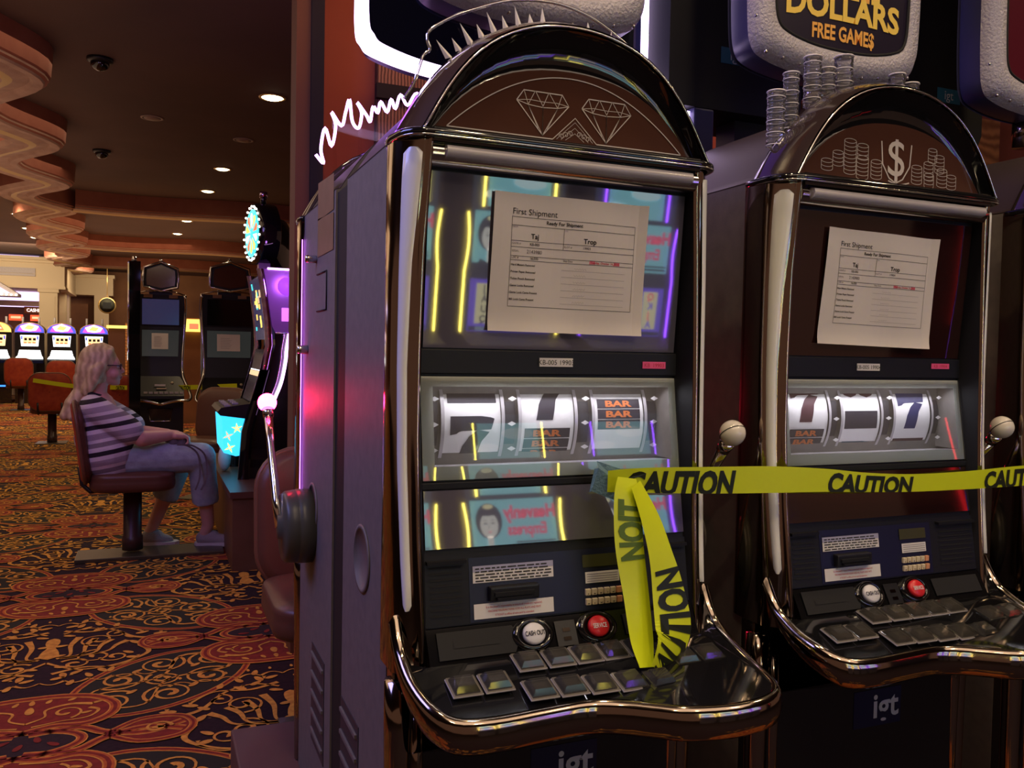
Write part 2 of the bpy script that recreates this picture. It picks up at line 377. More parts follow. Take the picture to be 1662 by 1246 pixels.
def remeshed(mb, name, voxel, parent=None, mats=None, smooth=6):
    tmp = mb.build('tmp'); mo = tmp.modifiers.new('r', 'REMESH'); mo.mode = 'VOXEL'; mo.voxel_size = voxel; mo.use_smooth_shade = True
    sm = tmp.modifiers.new('s', 'SMOOTH'); sm.iterations = smooth; sm.factor = 0.5
    dg = bpy.context.evaluated_depsgraph_get(); dg.update()
    me = bpy.data.meshes.new_from_object(tmp.evaluated_get(dg)); me.name = name
    me.materials.clear()
    for x in (mats or [mb.mats[0]]): me.materials.append(M[x])
    for p in me.polygons: p.use_smooth = True
    bpy.data.objects.remove(tmp)
    o = bpy.data.objects.new(name, me); COL.objects.link(o)
    if parent: o.parent = parent
    return o

# ------------------------------------------------------------------ floor: ornamental carpet woven in gold, red and near black
mat('carpet_dark', (0.022, 0.010, 0.013), 0.95, noise=(60, (0.036, 0.016, 0.018)))
mat('carpet_green', (0.022, 0.020, 0.012), 0.95)
mat('carpet_gold', (0.80, 0.40, 0.055), 0.95, noise=(45, (0.58, 0.24, 0.035)))
mat('carpet_orange', (0.60, 0.15, 0.022), 0.95, noise=(40, (0.44, 0.085, 0.02)))
mat('carpet_red', (0.27, 0.028, 0.014), 0.95, noise=(40, (0.19, 0.018, 0.012)))
def spiral(cx, cy, r, turns, a0, d=1, n=26, inner=0.12):
    return [(cx+(r*(1-(1-inner)*i/n))*math.cos(a0+d*turns*2*PI*i/n), cy+(r*(1-(1-inner)*i/n))*math.sin(a0+d*turns*2*PI*i/n)) for i in range(n+1)]
def taper(n, w0, w1): return [w0+(w1-w0)*abs(2*i/(n-1)-0.6)**1.3 if n > 1 else w0 for i in range(n)]
def carpet():
    b = MB(); z = [0.0]
    def F(u, v): return (u, v, z[0])
    def lay(k): z[0] = 0.0004*k
    def mir(pts, sx, sy): return [(x*sx, y*sy) for x, y in pts]
    def ring(cx, cy, rx, ry, rot=0, n=40, wob=0):
        c, s = math.cos(rot), math.sin(rot); out = []
        for i in range(n):
            a = 2*PI*i/n; k = 1+wob*math.cos(4*a); x, y = rx*k*math.cos(a), ry*k*math.sin(a); out.append((cx+x*c-y*s, cy+x*s+y*c))
        return out
    def band(pts, w, closed=False, k0=9):      # red-orange-gold graded band
        lay(k0); b.ribbon2(pts, w*1.9, 'carpet_gold', F, closed)
        lay(k0+1); b.ribbon2(pts, w*1.45, 'carpet_orange', F, closed)
        lay(k0+2); b.ribbon2(pts, w*0.6, 'carpet_red', F, closed)
    def gold(pts, w, k=6): lay(k); b.ribbon2(pts, w if isinstance(w, list) else taper(len(pts), w*0.55, w*1.25), 'carpet_gold', F)
    def drop(x, y, r, a, m='carpet_gold', k=7):
        lay(k); pts = []
        for i in range(12):
            t = 2*PI*i/12; rr = r*(1+0.6*math.cos(t)) if math.cos(t) > 0 else r
            pts.append((x+rr*math.cos(t)*math.cos(a)-0.6*r*math.sin(t)*math.sin(a), y+rr*math.cos(t)*math.sin(a)+0.6*r*math.sin(t)*math.cos(a)))
        b.poly2(pts, m, F)
    # fan pair around the origin
    for sy in (1, -1):
        fan = [(0, .09), (.08, .12), (.18, .11), (.25, .17), (.255, .26), (.19, .34), (.09, .375), (0, .38)]
        half = smooth_poly(fan, 5); full = half+[(-x, y) for x, y in half[::-1][1:]]
        full = mir(full, 1, sy)
        lay(8); b.poly2(full, 'carpet_red', F); band(full, .020, True)
        for s in (1, -1):
            gold(mir(spiral(.11, .22, .055, 1.1, -1.2), s, sy), .012, 12); gold(mir(smooth_poly([(0, .16), (.05, .2), (.05, .26), (.12, .29), (.19, .27)], 5), s, sy), .013, 12)
            gold(mir(smooth_poly([(.02, .13), (.10, .15), (.18, .16), (.21, .21), (.18, .24)], 5), s, sy), .010, 12)
            for (x, y, a) in ((.05, .33, 1.2), (.12, .33, .8), (.20, .28, .4), (.17, .20, .3)): drop(x*s, y*sy, .014, a*sy, 'carpet_gold', 12)
        drop(0, .26*sy, .024, PI/2*sy, 'carpet_gold', 12); drop(0, .33*sy, .016, PI/2*sy, 'carpet_gold', 12)
    lay(8); b.poly2(ring(0, 0, .17, .085), 'carpet_dark', F); band(ring(0, 0, .175, .09), .018, True)
    for k in range(5): drop(-.1+.05*k, (.022 if k % 2 else -.022), .018, .6*k, 'carpet_red', 12)
    for s in (1, -1):
        for sy in (1, -1):
            band(mir(smooth_poly([(.02, .07), (.16, .085), (.24, .02), (.36, -.02), (.47, .03)], 6), s, sy), .020)
        te = [(.24, 0), (.34, .085), (.46, .075), (.50, .0), (.46, -.075), (.34, -.085)]
        pe = mir(smooth_poly(te+[te[0]], 5), s, 1); lay(8); b.poly2(pe, 'carpet_red', F); band(pe, .014)
        gold(mir(spiral(.39, 0, .045, 1.2, 0), s, 1), .015, 12); drop(.39*s, 0, .016, 0, 'carpet_gold', 12)
    # flame urn midway between the fan pairs of one column
    cy = 0.875
    urn = smooth_poly([(0, .17), (.022, .15), (.026, .10), (.016, .05), (.030, .0), (.034, -.06), (0, -.09)], 5)
    lay(6); b.poly2([(x, y+cy) for x, y in urn]+[(-x, y+cy) for x, y in urn[::-1]], 'carpet_gold', F)
    for s in (1, -1):
        for k in range(4):
            x0 = .04+.012*k; h = .13-.035*k
            gold([(x*s, y+cy) for x, y in smooth_poly([(x0-.01, -.09), (x0+.035+.03*k, -.06), (x0+.03+.045*k, h*.45), (x0+.055+.05*k, h+.03)], 6)], .019)
        gold([(x*s, y+cy) for x, y in spiral(.10, -.17, .06, 1.3, PI*.8, -1)], .015)
        gold([(x*s, y+cy) for x, y in spiral(.24, -.13, .055, 1.2, PI, 1)], .014)
        gold([(x*s, y+cy) for x, y in smooth_poly([(0, -.13), (.12, -.24), (.26, -.22), (.36, -.12), (.33, -.02)], 6)], .016)
        gold([(x*s, y+cy) for x, y in smooth_poly([(.03, .22), (.12, .27), (.22, .22), (.30, .10), (.38, .06)], 6)], .014)
        gold([(x*s, y+cy) for x, y in spiral(.24, .16, .05, 1.2, PI*.5, 1)], .013)
        for (x, y, a) in ((.30, -.16, -.4), (.36, -.05, .9), (.31, .02, 2.2), (.16, .24, .8), (.33, .14, .4), (.20, -.27, -1), (.07, -.28, -1.4), (.40, .11, 0.2), (.09, .31, 1.2)):
            drop(x*s, y+cy, .022, a if s > 0 else PI-a)
            gold([((x+.03*math.cos(a+1+.02*i))*s+.0*i, y+cy+.03*math.sin(a+1)*i/4) for i in range(5)], .010)
        # scalloped edging
        for k in range(5): gold([(s*(.08*k+.08*t/6), cy+.345+.028*abs(math.sin(PI*t/6))) for t in range(7)], .009); drop(s*(.08*k+.04), cy+.41, .010, PI/2)
        for k in range(5): gold([(s*(.08*k+.08*t/6), cy-.345-.028*abs(math.sin(PI*t/6))) for t in range(7)], .009)
    # leaning oval cartouches full of scrolls
    for sx in (1, -1):
        for sy in (1,):
            ccx, ccy, rot = .415*sx, .4375*sy, .75*sx*sy
            c, s = math.cos(rot), math.sin(rot)
            def G(x, y): return (ccx+x*c-y*s, ccy+x*s+y*c)
            lay(1); b.poly2(ring(ccx, ccy, .35, .23, rot), 'carpet_green', F)
            band(ring(ccx, ccy, .355, .235, rot), .014, True, 2)
            for (x, y, r, a, d) in ((-.24, .0, .085, 0, 1), (-.09, .12, .08, PI, 1), (-.09, -.12, .08, PI, -1), (.10, .12, .08, 0, -1), (.10, -.12, .08, 0, 1), (.24, .0, .08, PI, -1), (.0, .0, .06, 1.5, 1)):
                gold([G(*p) for p in spiral(x, y, r*1.12, 1.9, a, d, 34)], .015)
            for q in (1, -1):
                gold([G(*p) for p in smooth_poly([(-.31, 0), (-.2, .12*q), (0, .02*q), (.2, .12*q), (.31, 0)], 6)], .014)
            for (x, y) in ((-.15, 0), (.15, 0), (0, .14), (0, -.14), (.29, .05), (-.29, -.05)): 
                g = G(x, y); drop(g[0], g[1], .018, rot)
    # small vine scrolls beside the fans
    for sx in (1, -1):
        for sy in (1, -1):
            gold([(x*sx, y*sy) for x, y in spiral(.66, .10, .075, 1.4, -PI/2, 1)], .013)
            gold([(x*sx, y*sy) for x, y in smooth_poly([(.50, .17), (.58, .24), (.70, .22), (.80, .26)], 6)], .013)
            for (x, y, a) in ((.60, .28, 1.3), (.72, .27, .7), (.78, .19, -.4), (.54, .10, 2.4), (.80, .06, .2), (.10, .50, 1.3), (.05, .56, .4), (.16, .56, 2.0)): drop(x*sx, y*sy, .020, a)
    return b
cb = carpet()
uv = np.array(cb.v, np.float32); nf = len(cb.f)
A, B = 1.66, 1.75
offs = []
for i in range(-6, 4):
    for j in range(-2, 12):
        offs.append((-1.0+A*i, 1.62+B*j)); offs.append((-1.0+A*(i+.5), 1.62+B*(j+.5)))
offs = [o for o in offs if (-0.9 <= o[1] and o[0] > -2.6-0.36*max(o[1], 0)) and o[0] < 1.6]
fb = MB(); fb.mats = list(cb.mats)
fb.box(-14, 8, -6, 20.5, -0.05, 0.0, 'carpet_dark')
V = [np.array(fb.v, np.float32)]; base = len(fb.v)
loops = []; starts = []; tot = []; mi = []
for f, m_ in zip(fb.f, fb.m): loops.append(f); mi.append(m_)
alln = [len(f) for f in cb.f]; flat = np.concatenate([np.array(f) for f in cb.f])
flats = [np.concatenate([np.array(f) for f in fb.f])]; counts = [len(f) for f in fb.f]; mids = list(fb.m)
for (ox, oy) in offs:
    V.append(uv+np.array([ox, oy, 0.0006], np.float32)); flats.append(flat+base); base += len(uv); counts += alln; mids += cb.m
V = np.concatenate(V); flats = np.concatenate(flats).astype(np.int32); counts = np.array(counts, np.int32)
me = bpy.data.meshes.new('floor'); me.vertices.add(len(V)); me.vertices.foreach_set('co', V.ravel())
me.loops.add(len(flats)); me.loops.foreach_set('vertex_index', flats)
me.polygons.add(len(counts)); me.polygons.foreach_set('loop_start', np.concatenate([[0], np.cumsum(counts)[:-1]]).astype(np.int32))
for mn in fb.mats: me.materials.append(M[mn])
me.polygons.foreach_set('material_index', np.array(mids, np.int32)); me.update(calc_edges=True); me.validate()
floor = bpy.data.objects.new('floor', me); COL.objects.link(floor); tag(floor, kind='structure')

# ------------------------------------------------------------------ ceiling, soffits, walls
CZ = 3.2
tag(MB().box(-14, 8, -6, 24.3, CZ, CZ+0.1, 'ceiling_paint').build('ceiling'), kind='structure')
def soffit(path, side, name, closed_z=CZ):
    """moulded soffit hung under the ceiling along path (list of (x, y)); side = which way its body lies"""
    P = smooth_poly(path, 8); b = MB()
    prof = [(0, 0, 'soffit_red'), (.015, -.19, 'soffit_red'), (.03, -.20, 'soffit_cream'), (.03, -.215, 'soffit_red'), (.05, -.225, 'soffit_cream'), (.06, -.24, 'soffit_cream'),
            (.12, -.235, 'soffit_cream'), (.14, -.215, 'soffit_cream'), (.24, -.235, 'soffit_gold'), (.30, -.245, 'soffit_cream'), (.33, -.225, 'soffit_cream'), (.42, -.235, 'soffit_cream'),
            (.46, -.20, 'soffit_red'), (.46, 0, 'soffit_red')]
    rows = []
    for i, p in enumerate(P):
        q0 = P[max(i-1, 0)]; q1 = P[min(i+1, len(P)-1)]; tx, ty = q1[0]-q0[0], q1[1]-q0[1]; l = math.hypot(tx, ty); nx, ny = -ty/l*side, tx/l*side
        rows.append([(p[0]+nx*o*1.0, p[1]+ny*o, closed_z+h) for o, h, _ in prof])
    for j in range(len(prof)-1):
        b.loft([[r[j], r[j+1]] for r in rows], prof[j][2] if j else 'soffit_red', True)
    return tag(b.build(name), kind='structure')
wv = []
for k in range(-2, 19):                 # alternate tips and valleys
    y = 4.25+1.02*k*1.0; tip = (k % 2 == 1)
    x = -1.17-0.042*(y-4.25); wv.append((x if tip else x-.42, y))
wv = [(a-.04, b_) for a, b_ in wv]
soffit(wv, 1, 'trim_1')
def cross(y0, amp, x0, x1, name):
    soffit([(x, y0+amp*math.sin((x-x0)*2.1)) for x in np.linspace(x0, x1, 15)], 1, name)
cross(10.95, 0.10, -1.55, 5.0, 'trim_2')
cross(15.6, 0.14, -1.9, 6.0, 'trim_3')
cross(19.6, 0.14, -2.2, 7.0, 'trim_4')
tag(MB().box(-16, 9, 24.0, 24.2, 0, CZ, 'wall_far').build('wall_back'), kind='structure')
# cladded wall behind the row on the right: red plaster, reeded panel with a dark rail, and orange veneer further right
wl = MB(); wl.box(-0.055, 4.5, 2.3, 2.6, 0, CZ, 'wall_red')
tag(wl.build('wall_right'), kind='structure')
pc = empty('clad_column', (-0.03, 2.22, 0), 0, 'tall dark brown column edge left of the red wall, behind the near gaming machines', 'column')
MB().box(-.085, -.03, -.06, .08, 0, CZ, 'pillar_brown').build('brown_face', pc)
MB().box(-.03, .02, -.08, .08, 0, CZ, 'matte_black').build('dark_edge', pc)
rp = empty('reeded_panel', (0.36, 2.27, 0), 0, 'brown reeded wall panel with a dark rail, behind the flame-topped machine', 'panel')
MB().box(-.13, .13, -.02, .03, 0.4, 3.15, 'reed_panel').build('reeding', rp)
MB().box(-.14, .14, -.05, -.02, 2.27, 2.33, 'matte_black').build('rail', rp)
ov = MB(); ov.box(2.55, 3.9, 2.25, 2.298, 0.6, 2.62, 'orange_veneer'); tag(ov.build('veneer_panel'), 'orange wavy-grained veneer panel on the wall behind the second coin-topped machine', 'panel')

def downlight(x, y, on, label, big=False, group=None):
    r = .085 if big else .075
    o = empty('recessed_light', (x, y, CZ), 0, label, 'ceiling light', group)
    T = Matrix.Identity(4)
    MB().lathe([(r+.02, 0), (r+.02, -.006), (r, -.008), (r, 0)], 'lamp_off' if not on else 'gold_trim', 20).build('trim_ring', o)
    MB().lathe([(r, -.003), (r*.7, -.014), (0.001, -.018)], ('lamp_glow_strong' if big else 'lamp_glow') if on else 'lamp_off', 20).build('lens', o)
    if on:
        l = lamp('downlight_beam', 'SPOT', (x, y, CZ-.04), 48 if y > 3 else 26, WARM, .05, (0, 0, 0), 2.2)
    return o
downlight(.228, 5.73, True, 'bright recessed ceiling light nearest the brown column, largest of the row', True)
names = ['second recessed ceiling light of the row leading away from the brown column', 'third recessed ceiling light of the row, just before the crossing soffit', 'recessed ceiling light just beyond the crossing soffit', 'small recessed ceiling light above the two dark machines, second beyond the soffit', 'small recessed ceiling light low above the left dark machine', 'faintest and farthest recessed ceiling light over the left dark machine']
for (x, y), nm in zip([(.067, 8.751), (-.006, 10.251), (-.159, 13.087), (-.253, 14.797), (-.352, 16.72), (-.418, 17.8)], names): downlight(x, y, True, nm)
names = ['recessed ceiling light at the left picture edge beyond the wavy soffit', 'second of four ceiling lights left of the wavy soffit', 'third of four ceiling lights left of the wavy soffit', 'farthest of four ceiling lights left of the wavy soffit, nearest the cream beam']
for (x, y), nm in zip([(-2.462, 11.875), (-2.545, 13.69), (-2.619, 15.417), (-2.651, 16.767)], names): downlight(x, y, True, nm)
downlight(.152, 7.271, False, 'unlit round ceiling fitting between the two brightest lights')
downlight(-.646, 6.817, False, 'small pale unlit disc on the ceiling between the two dome cameras')
for x, y, nm in ((-.976, 5.328, 'black dome camera on the ceiling, nearer of the two by the wavy soffit'), (-1.12, 8.398, 'black dome camera on the ceiling, farther of the two by the wavy soffit'), (-0.86, 12.4, 'small black dome camera beyond the crossing soffit')):
    o = empty('dome_camera', (x, y, CZ), 0, nm, 'camera')
    MB().lathe([(.085, 0), (.085, -.02), (.06, -.03)], 'satin_black', 20).build('mount', o)
    MB().sphere((0, 0, -.035), .062, 'gloss_black', 20, (1, 1, .8)).build('dome', o)
# ceiling lights behind the camera, over the aisle of the opposite machines (seen only as reflections)
for i, (x, y) in enumerate([(-.55, -.45), (.35, -.40), (-.9, -2.0), (0.4, -2.1), (1.6, -1.6), (2.2, -.4)]):
    o = downlight(x, y, True, 'recessed ceiling light over the aisle before the coin-topped machines', True, 'aisle ceiling lights')

# ------------------------------------------------------------------ the three-reel slot machine
# local frame: x right, y away from the player, z up, origin on the floor under the middle of the reel glass
FRONT = [(.795, -.062), (.912, -.043), (1.018, -.024), (1.183, 0.0), (1.227, -.001), (1.503, -.025), (1.545, -.030)]
# RAIL = [(.72, -.080), (.76, -.065), (.82, -.048), (.90, -.036), (.954, -.024), (1.09, .010), (1.23, .027), (1.39, .012), (1.545, -.006)]
def yf(z): return interp(FRONT, z)
def face(x, z, off=0.0015): return (x, yf(z)-off, z)
def FF(off): return lambda u, v: (u, yf(v)-off, v)
def arch_pts(a, h, z0, n=28, x0=0.0, e=1.0):
    sn = lambda i: max(0.0, math.sin(PI*i/n))
    return [(x0-a*math.cos(PI*i/n), z0+h*sn(i)**(2.15-1.0*sn(i))) for i in range(n+1)]
AZ = 1.556
def fillrows(b, poly, m, F, n=14):
    lo, hi = min(p[1] for p in poly), max(p[1] for p in poly)
    def span(v):
        xs = []
        for i in range(len(poly)):
            (x0, y0), (x1, y1) = poly[i], poly[(i+1) % len(poly)]
            if (y0-v)*(y1-v) <= 0 and y0 != y1: xs.append(x0+(x1-x0)*(v-y0)/(y1-y0))
        return (min(xs), max(xs)) if xs else None
    for i in range(n):
        a, c = lo+(hi-lo)*(i+.001)/n, lo+(hi-lo)*(i+.999)/n; s0, s1 = span(a), span(c)
        if s0 and s1: b.poly2([(s0[0], a), (s0[1], a), (s1[1], c), (s1[0], c)], m, F)
def seven(b, F, m, cx, cy, sc):
    pts = [(-.5, .5), (-.42, .46), (-.3, .5), (-.05, .44), (.2, .5), (.5, .46), (.42, .2), (.22, -.05), (.12, -.5), (-.28, -.5), (-.2, -.15), (.0, .12), (.12, .22), (-.1, .24), (-.3, .18), (-.36, .1), (-.5, .1)]
    # split into convex-ish quads
    top = [(-.5, .1), (-.36, .12), (-.3, .18), (-.05, .21), (.15, .20), (.42, .2), (.5, .46), (.2, .5), (-.05, .44), (-.3, .5), (-.5, .5)]
    leg = [(-.28, -.5), (.12, -.5), (.22, -.05), (.42, .2), (.12, .21), (-.06, .08), (-.2, -.15)]
    for p in (top, leg): fillrows(b, [(cx+x*sc, cy+y*sc) for x, y in p], m, F)
def reel_strip(b, cx, wid, R, yc, zc, items):
    """drum of radius R with its axis along x, centre (yc, zc); items placed by arc length from the front middle"""
    n = 40; vs = []; fs = []
    rows = [[(cx-wid/2, yc-R*math.cos(a), zc+R*math.sin(a)), (cx+wid/2, yc-R*math.cos(a), zc+R*math.sin(a))] for a in [PI*(i/n-.5)*1.1 for i in range(n+1)]]
    b.loft(rows, 'reel_paper', True)
    def F(u, v):
        a = v/R; return (cx+u, yc-(R+.0006)*math.cos(a), zc+(R+.0006)*math.sin(a))
    def FB(u, v):
        a = v/R; return (cx+u, yc-(R+.0010)*math.cos(a), zc+(R+.0010)*math.sin(a))
    def blk(v0, v1, m, hw=.43):
        k = 6
        for i in range(k): b.rect2(-wid*hw, wid*hw, v0+(v1-v0)*i/k, v0+(v1-v0)*(i+1)/k, m, F)
    for it in items:
        kind, v = it[0], it[1]
        if kind == 'blk': blk(v-it[2]/2, v+it[2]/2, it[3])
        elif kind == '7': seven(b, F, it[2], 0, v, .078)
        elif kind == 'bars':
            for k in range(3):
                vv = v+.0185*(1-k); blk(vv-.0085, vv+.0085, 'reel_dark')
                b.text('BAR', .0150, 'bar_orange', FB, 0, vv, sx=1.9, bold=.04)
        elif kind == 'cherry':
            for dx in (-.022, .02): fillrows(b, [(dx+.020*math.cos(t*PI/6), v+.012*math.sin(t*PI/6)) for t in range(12)], 'reel_red', F, 5)
            b.rect2(-.04, .04, v+.004, v+.010, 'reel_red', F)
def build_machine(art, reels, screen='screen_glass', neon=False, dp=.385):
    """all parts of one machine, children of an Empty; returns the Empty"""
    r = empty('slot_machine')
    # cabinet body with its rounded top
    c = MB()
    poly = [(-.275, .15), (-.275, AZ)] + [(x, z) for x, z in arch_pts(.268, .175, AZ, 24)][1:-1] + [(.275, AZ), (.275, .15)]
    c.prism(poly, .035, dp, 'cabinet_grey', 'y')
    c.prism([(x*1.004, z+.002) for x, z in poly if z > AZ-.001 and abs(x) < .276][0:], .036, dp-.002, 'shoulder_brown', 'y', smooth=True)
    c.prism([(x*.985, z-.006) for x, z in poly], dp, .495 if dp < .4 else dp+.005, 'matte_black', 'y')
    # raised round cover plate, rows of vents on the side
    for s in (-1, 1):
        T = Matrix.Translation((s*.275, .215, .845)) @ Matrix.Rotation(s*PI/2, 4, 'Y')
        c.lathe([(.062, 0), (.062, .003), (.054, .004), (.054, .001), (.001, .001)], 'cabinet_grey', 32, T)
        for k in range(5): c.box(min(s*.273, s*.281), max(s*.273, s*.281), .235, .375, .505-.045*k, .512-.045*k, 'cabinet_grey')
        c.box(min(s*.2745, s*.2765), max(s*.2745, s*.2765), .225, .383, .30, .53, 'cabinet_dark')
    c.build('cabinet', r)
    # arched hood
    h = MB()
    o1 = arch_pts(.283, .206, AZ); i1 = arch_pts(.249, .182, AZ); i0 = arch_pts(.258, .191, AZ)
    rows = [[(x, .045, z) for x, z in arch_pts(.272, .178, AZ)], [(x, .035, z) for x, z in arch_pts(.280, .196, AZ)], [(x, .020, z) for x, z in o1], [(x, -.015, z) for x, z in arch_pts(.280, .205, AZ)],
            [(x, -.045, z) for x, z in arch_pts(.270, .199, AZ)], [(x, -.062, z) for x, z in i0]]
    h.loft(rows, 'hood_gloss', True)
    rows = [[(x, -.060, z) for x, z in i1], [(x, -.045, z) for x, z in arch_pts(.244, .170, AZ)], [(x, -.030, z) for x, z in arch_pts(.240, .138, AZ+.001)], [(x, -.034, z) for x, z in arch_pts(.236, .118, AZ+.003)]]
    h.loft(rows, 'gloss_black', True)
    lp = smooth_poly([(-.279, .045), (-.2825, .025), (-.282, .0), (-.274, -.038), (-.252, -.059), (-.2, -.063), (0, -.064), (.2, -.063), (.252, -.059), (.274, -.038), (.282, .0), (.2825, .025), (.279, .045)], 4)
    h.tube([(x, y, AZ-.005) for x, y in lp], .0075, 'gloss_black', 10)
    h.prism([(-.238, AZ-.018), (.238, AZ-.018), (.238, AZ+.004), (-.238, AZ+.004)], -.064, -.03, 'gloss_black')
    h.build('hood', r)
    q = MB(); q.tube([(x, -.063, z) for x, z in arch_pts(.254, .186, AZ, 40)], .0022, 'chrome', 6)
    q.tube([(x*1.012, y-.006, AZ-.010) for x, y in lp[4:-4]], .0016, 'chrome', 6)
    q.build('hood_trim', r)
    # marquee panel in the arch, with etched art
    m_ = MB(); ap = arch_pts(.237, .120, AZ+.003)
    m_.prism(ap, -.040, -.010, 'marquee_glass', 'y')
    mq = m_.build('marquee', r)
    art(mq)
    # chrome side rails with their frosted light strips
    XI = [(.725, .245), (.83, .247), (.95, .250), (1.09, .252), (1.23, .251), (1.38, .247), (1.5, .240), (1.545, .237)]
    YI = [(.725, -.078), (.83, -.068), (.95, -.056), (1.09, -.049), (1.23, -.047), (1.38, -.047), (1.5, -.051), (1.545, -.056)]
    SI = [(.83, .2605, -.060), (.9, .2625, -.052), (1.05, .266, -.040), (1.2, .267, -.036), (1.35, .2635, -.040), (1.45, .256, -.047), (1.53, .2505, -.052)]
    SO = [(.83, .272, -.050), (.9, .2745, -.041), (1.05, .278, -.026), (1.2, .279, -.021), (1.35, .278, -.020), (1.45, .2765, -.021), (1.53, .275, -.024)]
    ip = lambda t, z, k: float(np.interp(z, [a[0] for a in t], [a[k] for a in t]))
    for s in (-1, 1):
        b = MB(); zs = np.linspace(.725, AZ-.006, 26); rows = []; r2 = []
        for z in zs:
            xi, yi, a, bb_, c_, d_ = ip(XI, z, 1), ip(YI, z, 1), ip(SI, z, 1), ip(SI, z, 2), ip(SO, z, 1), ip(SO, z, 2)
            r2.append([(s*.236, yf(max(z, .795))+.003, z), (s*(xi-.004), yi+.004, z)])
            rows.append([(s*px, py, z) for px, py in ((xi-.004, yi+.006), (xi-.001, yi-.001), (xi+.003, yi-.001), (xi+.007, yi+.004), (a-.003, bb_+.002), (a+.001, bb_+.001), (c_, d_+.001), (c_+.004, d_+.004), (max(c_+.007, .285), d_+.018), (.286, .030), (.282, .050))])
        b.loft(rows, 'dark_chrome', True); b.loft(r2, 'bezel', True)
        rail = b.build('side_rail', r)
        b = MB(); rows = []; zz = [.826]+list(np.linspace(.834, 1.522, 22))+[1.530]
        for i, z in enumerate(zz):
            a, bb_, c_, d_ = ip(SI, z, 1), ip(SI, z, 2), ip(SO, z, 1), ip(SO, z, 2); t = {0: .45, 1: .95, 22: .95, 23: .45}.get(i, 1.0); mx, my = (a+c_)/2, (bb_+d_)/2
            P_ = lambda u, o: (s*(mx+(c_-a)/2*u*t+.62*o), my+(d_-bb_)/2*u*t-.78*o, z)
            rows.append([P_(-1, .0005), P_(-.9, .003), P_(-.5, .006), P_(0, .007), P_(.5, .006), P_(.9, .003), P_(1, .0005)])
        b.loft(rows, 'frosted_strip', True); b.build('light_strip', rail)
    # front bezel
    b = MB()
    for zz in ([.795, .912, 1.018], [1.183, 1.227, 1.503, 1.545]): b.loft([[(-.245, yf(z)+.002, z), (.245, yf(z)+.002, z)] for z in zz], 'bezel', False)
    for x0, x1 in ((-.245, -.235), (.235, .245)): b.loft([[(x0, yf(z)+.002, z), (x1, yf(z)+.002, z)] for z in (1.018, 1.183)], 'bezel', False)
    for z0, z1 in ((1.186, 1.226), (1.004, 1.016)): b.box(-.240, .240, yf((z0+z1)/2)-.004, yf((z0+z1)/2)+.01, z0, z1, 'bezel', bev=.002)
    b.build('bezel', r)
    # marquee light bar: chrome housing with a frosted tube
    b = MB(); b.prism([(-.020, 1.503), (-.050, 1.507), (-.062, 1.524), (-.050, 1.541), (-.020, 1.544)], -.238, .238, 'chrome', 'x', smooth=True)
    lb = b.build('light_bar_housing', r)
    b = MB(); b.prism([(-.055, 1.514), (-.066, 1.518), (-.069, 1.525), (-.066, 1.533), (-.055, 1.536)], -.218, .222, 'frosted_bar', 'x', smooth=True); b.build('frosted_bar', lb)
    # upper and lower display glass
    def pane(z0, z1, name, hw, m):
        b = MB(); y0, y1 = yf(z0), yf(z1)
        b.add([(-hw, y0-.002, z0), (hw, y0-.002, z0), (hw, y1-.002, z1), (-hw, y1-.002, z1), (-hw, y0+.003, z0), (hw, y0+.003, z0), (hw, y1+.003, z1), (-hw, y1+.003, z1)],
              [(0, 1, 2, 3), (7, 6, 5, 4), (0, 4, 5, 1), (1, 5, 6, 2), (2, 6, 7, 3), (3, 7, 4, 0)], m); b.build(name, r)
    pane(1.228, 1.501, 'upper_display', .233, screen); pane(.914, 1.003, 'lower_display', .236, screen)
    # reel window
    b = MB(); F = FF(.002)
    for u0, u1, v0, v1 in ((-.236, -.216, 1.019, 1.182), (.222, .236, 1.019, 1.182), (-.216, .222, 1.019, 1.040), (-.216, .222, 1.166, 1.182)): b.rect2(u0, u1, v0, v1, 'reel_frame', F)
    b.rect2(-.216, .222, 1.166, 1.170, 'reel_frame', lambda u, v: (u, yf(1.17)-.002+(v-1.166)*0, v))
    # inner reveal behind the mask
    for s, x in ((-1, -.216), (1, .222)): b.add([(x, yf(1.04)-.002, 1.04), (x, yf(1.166)-.002, 1.166), (x, .05, 1.166), (x, .05, 1.04)], [(0, 1, 2, 3)], 'cabinet_grey')
    b.add([(-.216, yf(1.166)-.002, 1.166), (.222, yf(1.166)-.002, 1.166), (.222, .05, 1.172), (-.216, .05, 1.172)], [(0, 1, 2, 3)], 'cabinet_grey')
    b.add([(-.216, yf(1.04)-.002, 1.04), (.222, yf(1.04)-.002, 1.04), (.222, .05, 1.034), (-.216, .05, 1.034)], [(0, 1, 2, 3)], 'frosted_bar')
    fr = b.build('reel_window_frame', r)
    b = MB(); b.rect2(-.236, .236, 1.019, 1.182, 'reel_glass', FF(.0045)); b.build('reel_glass', r)
    cen = (-.137, .0, .140); wid = .100
    for k, cx in enumerate(cen):
        b = MB(); reel_strip(b, cx, wid, .105, .128, 1.103, reels[k])
        for s in (-1, 1):
            x = cx+s*(wid/2+.003)
            rows = [[(x-.003, .128-.109*math.cos(a), 1.103+.109*math.sin(a)), (x+.003, .128-.109*math.cos(a), 1.103+.109*math.sin(a))] for a in [PI*(i/24-.5) for i in range(25)]]
            b.loft(rows, 'frosted_bar', True)
        b.build('reel', r)
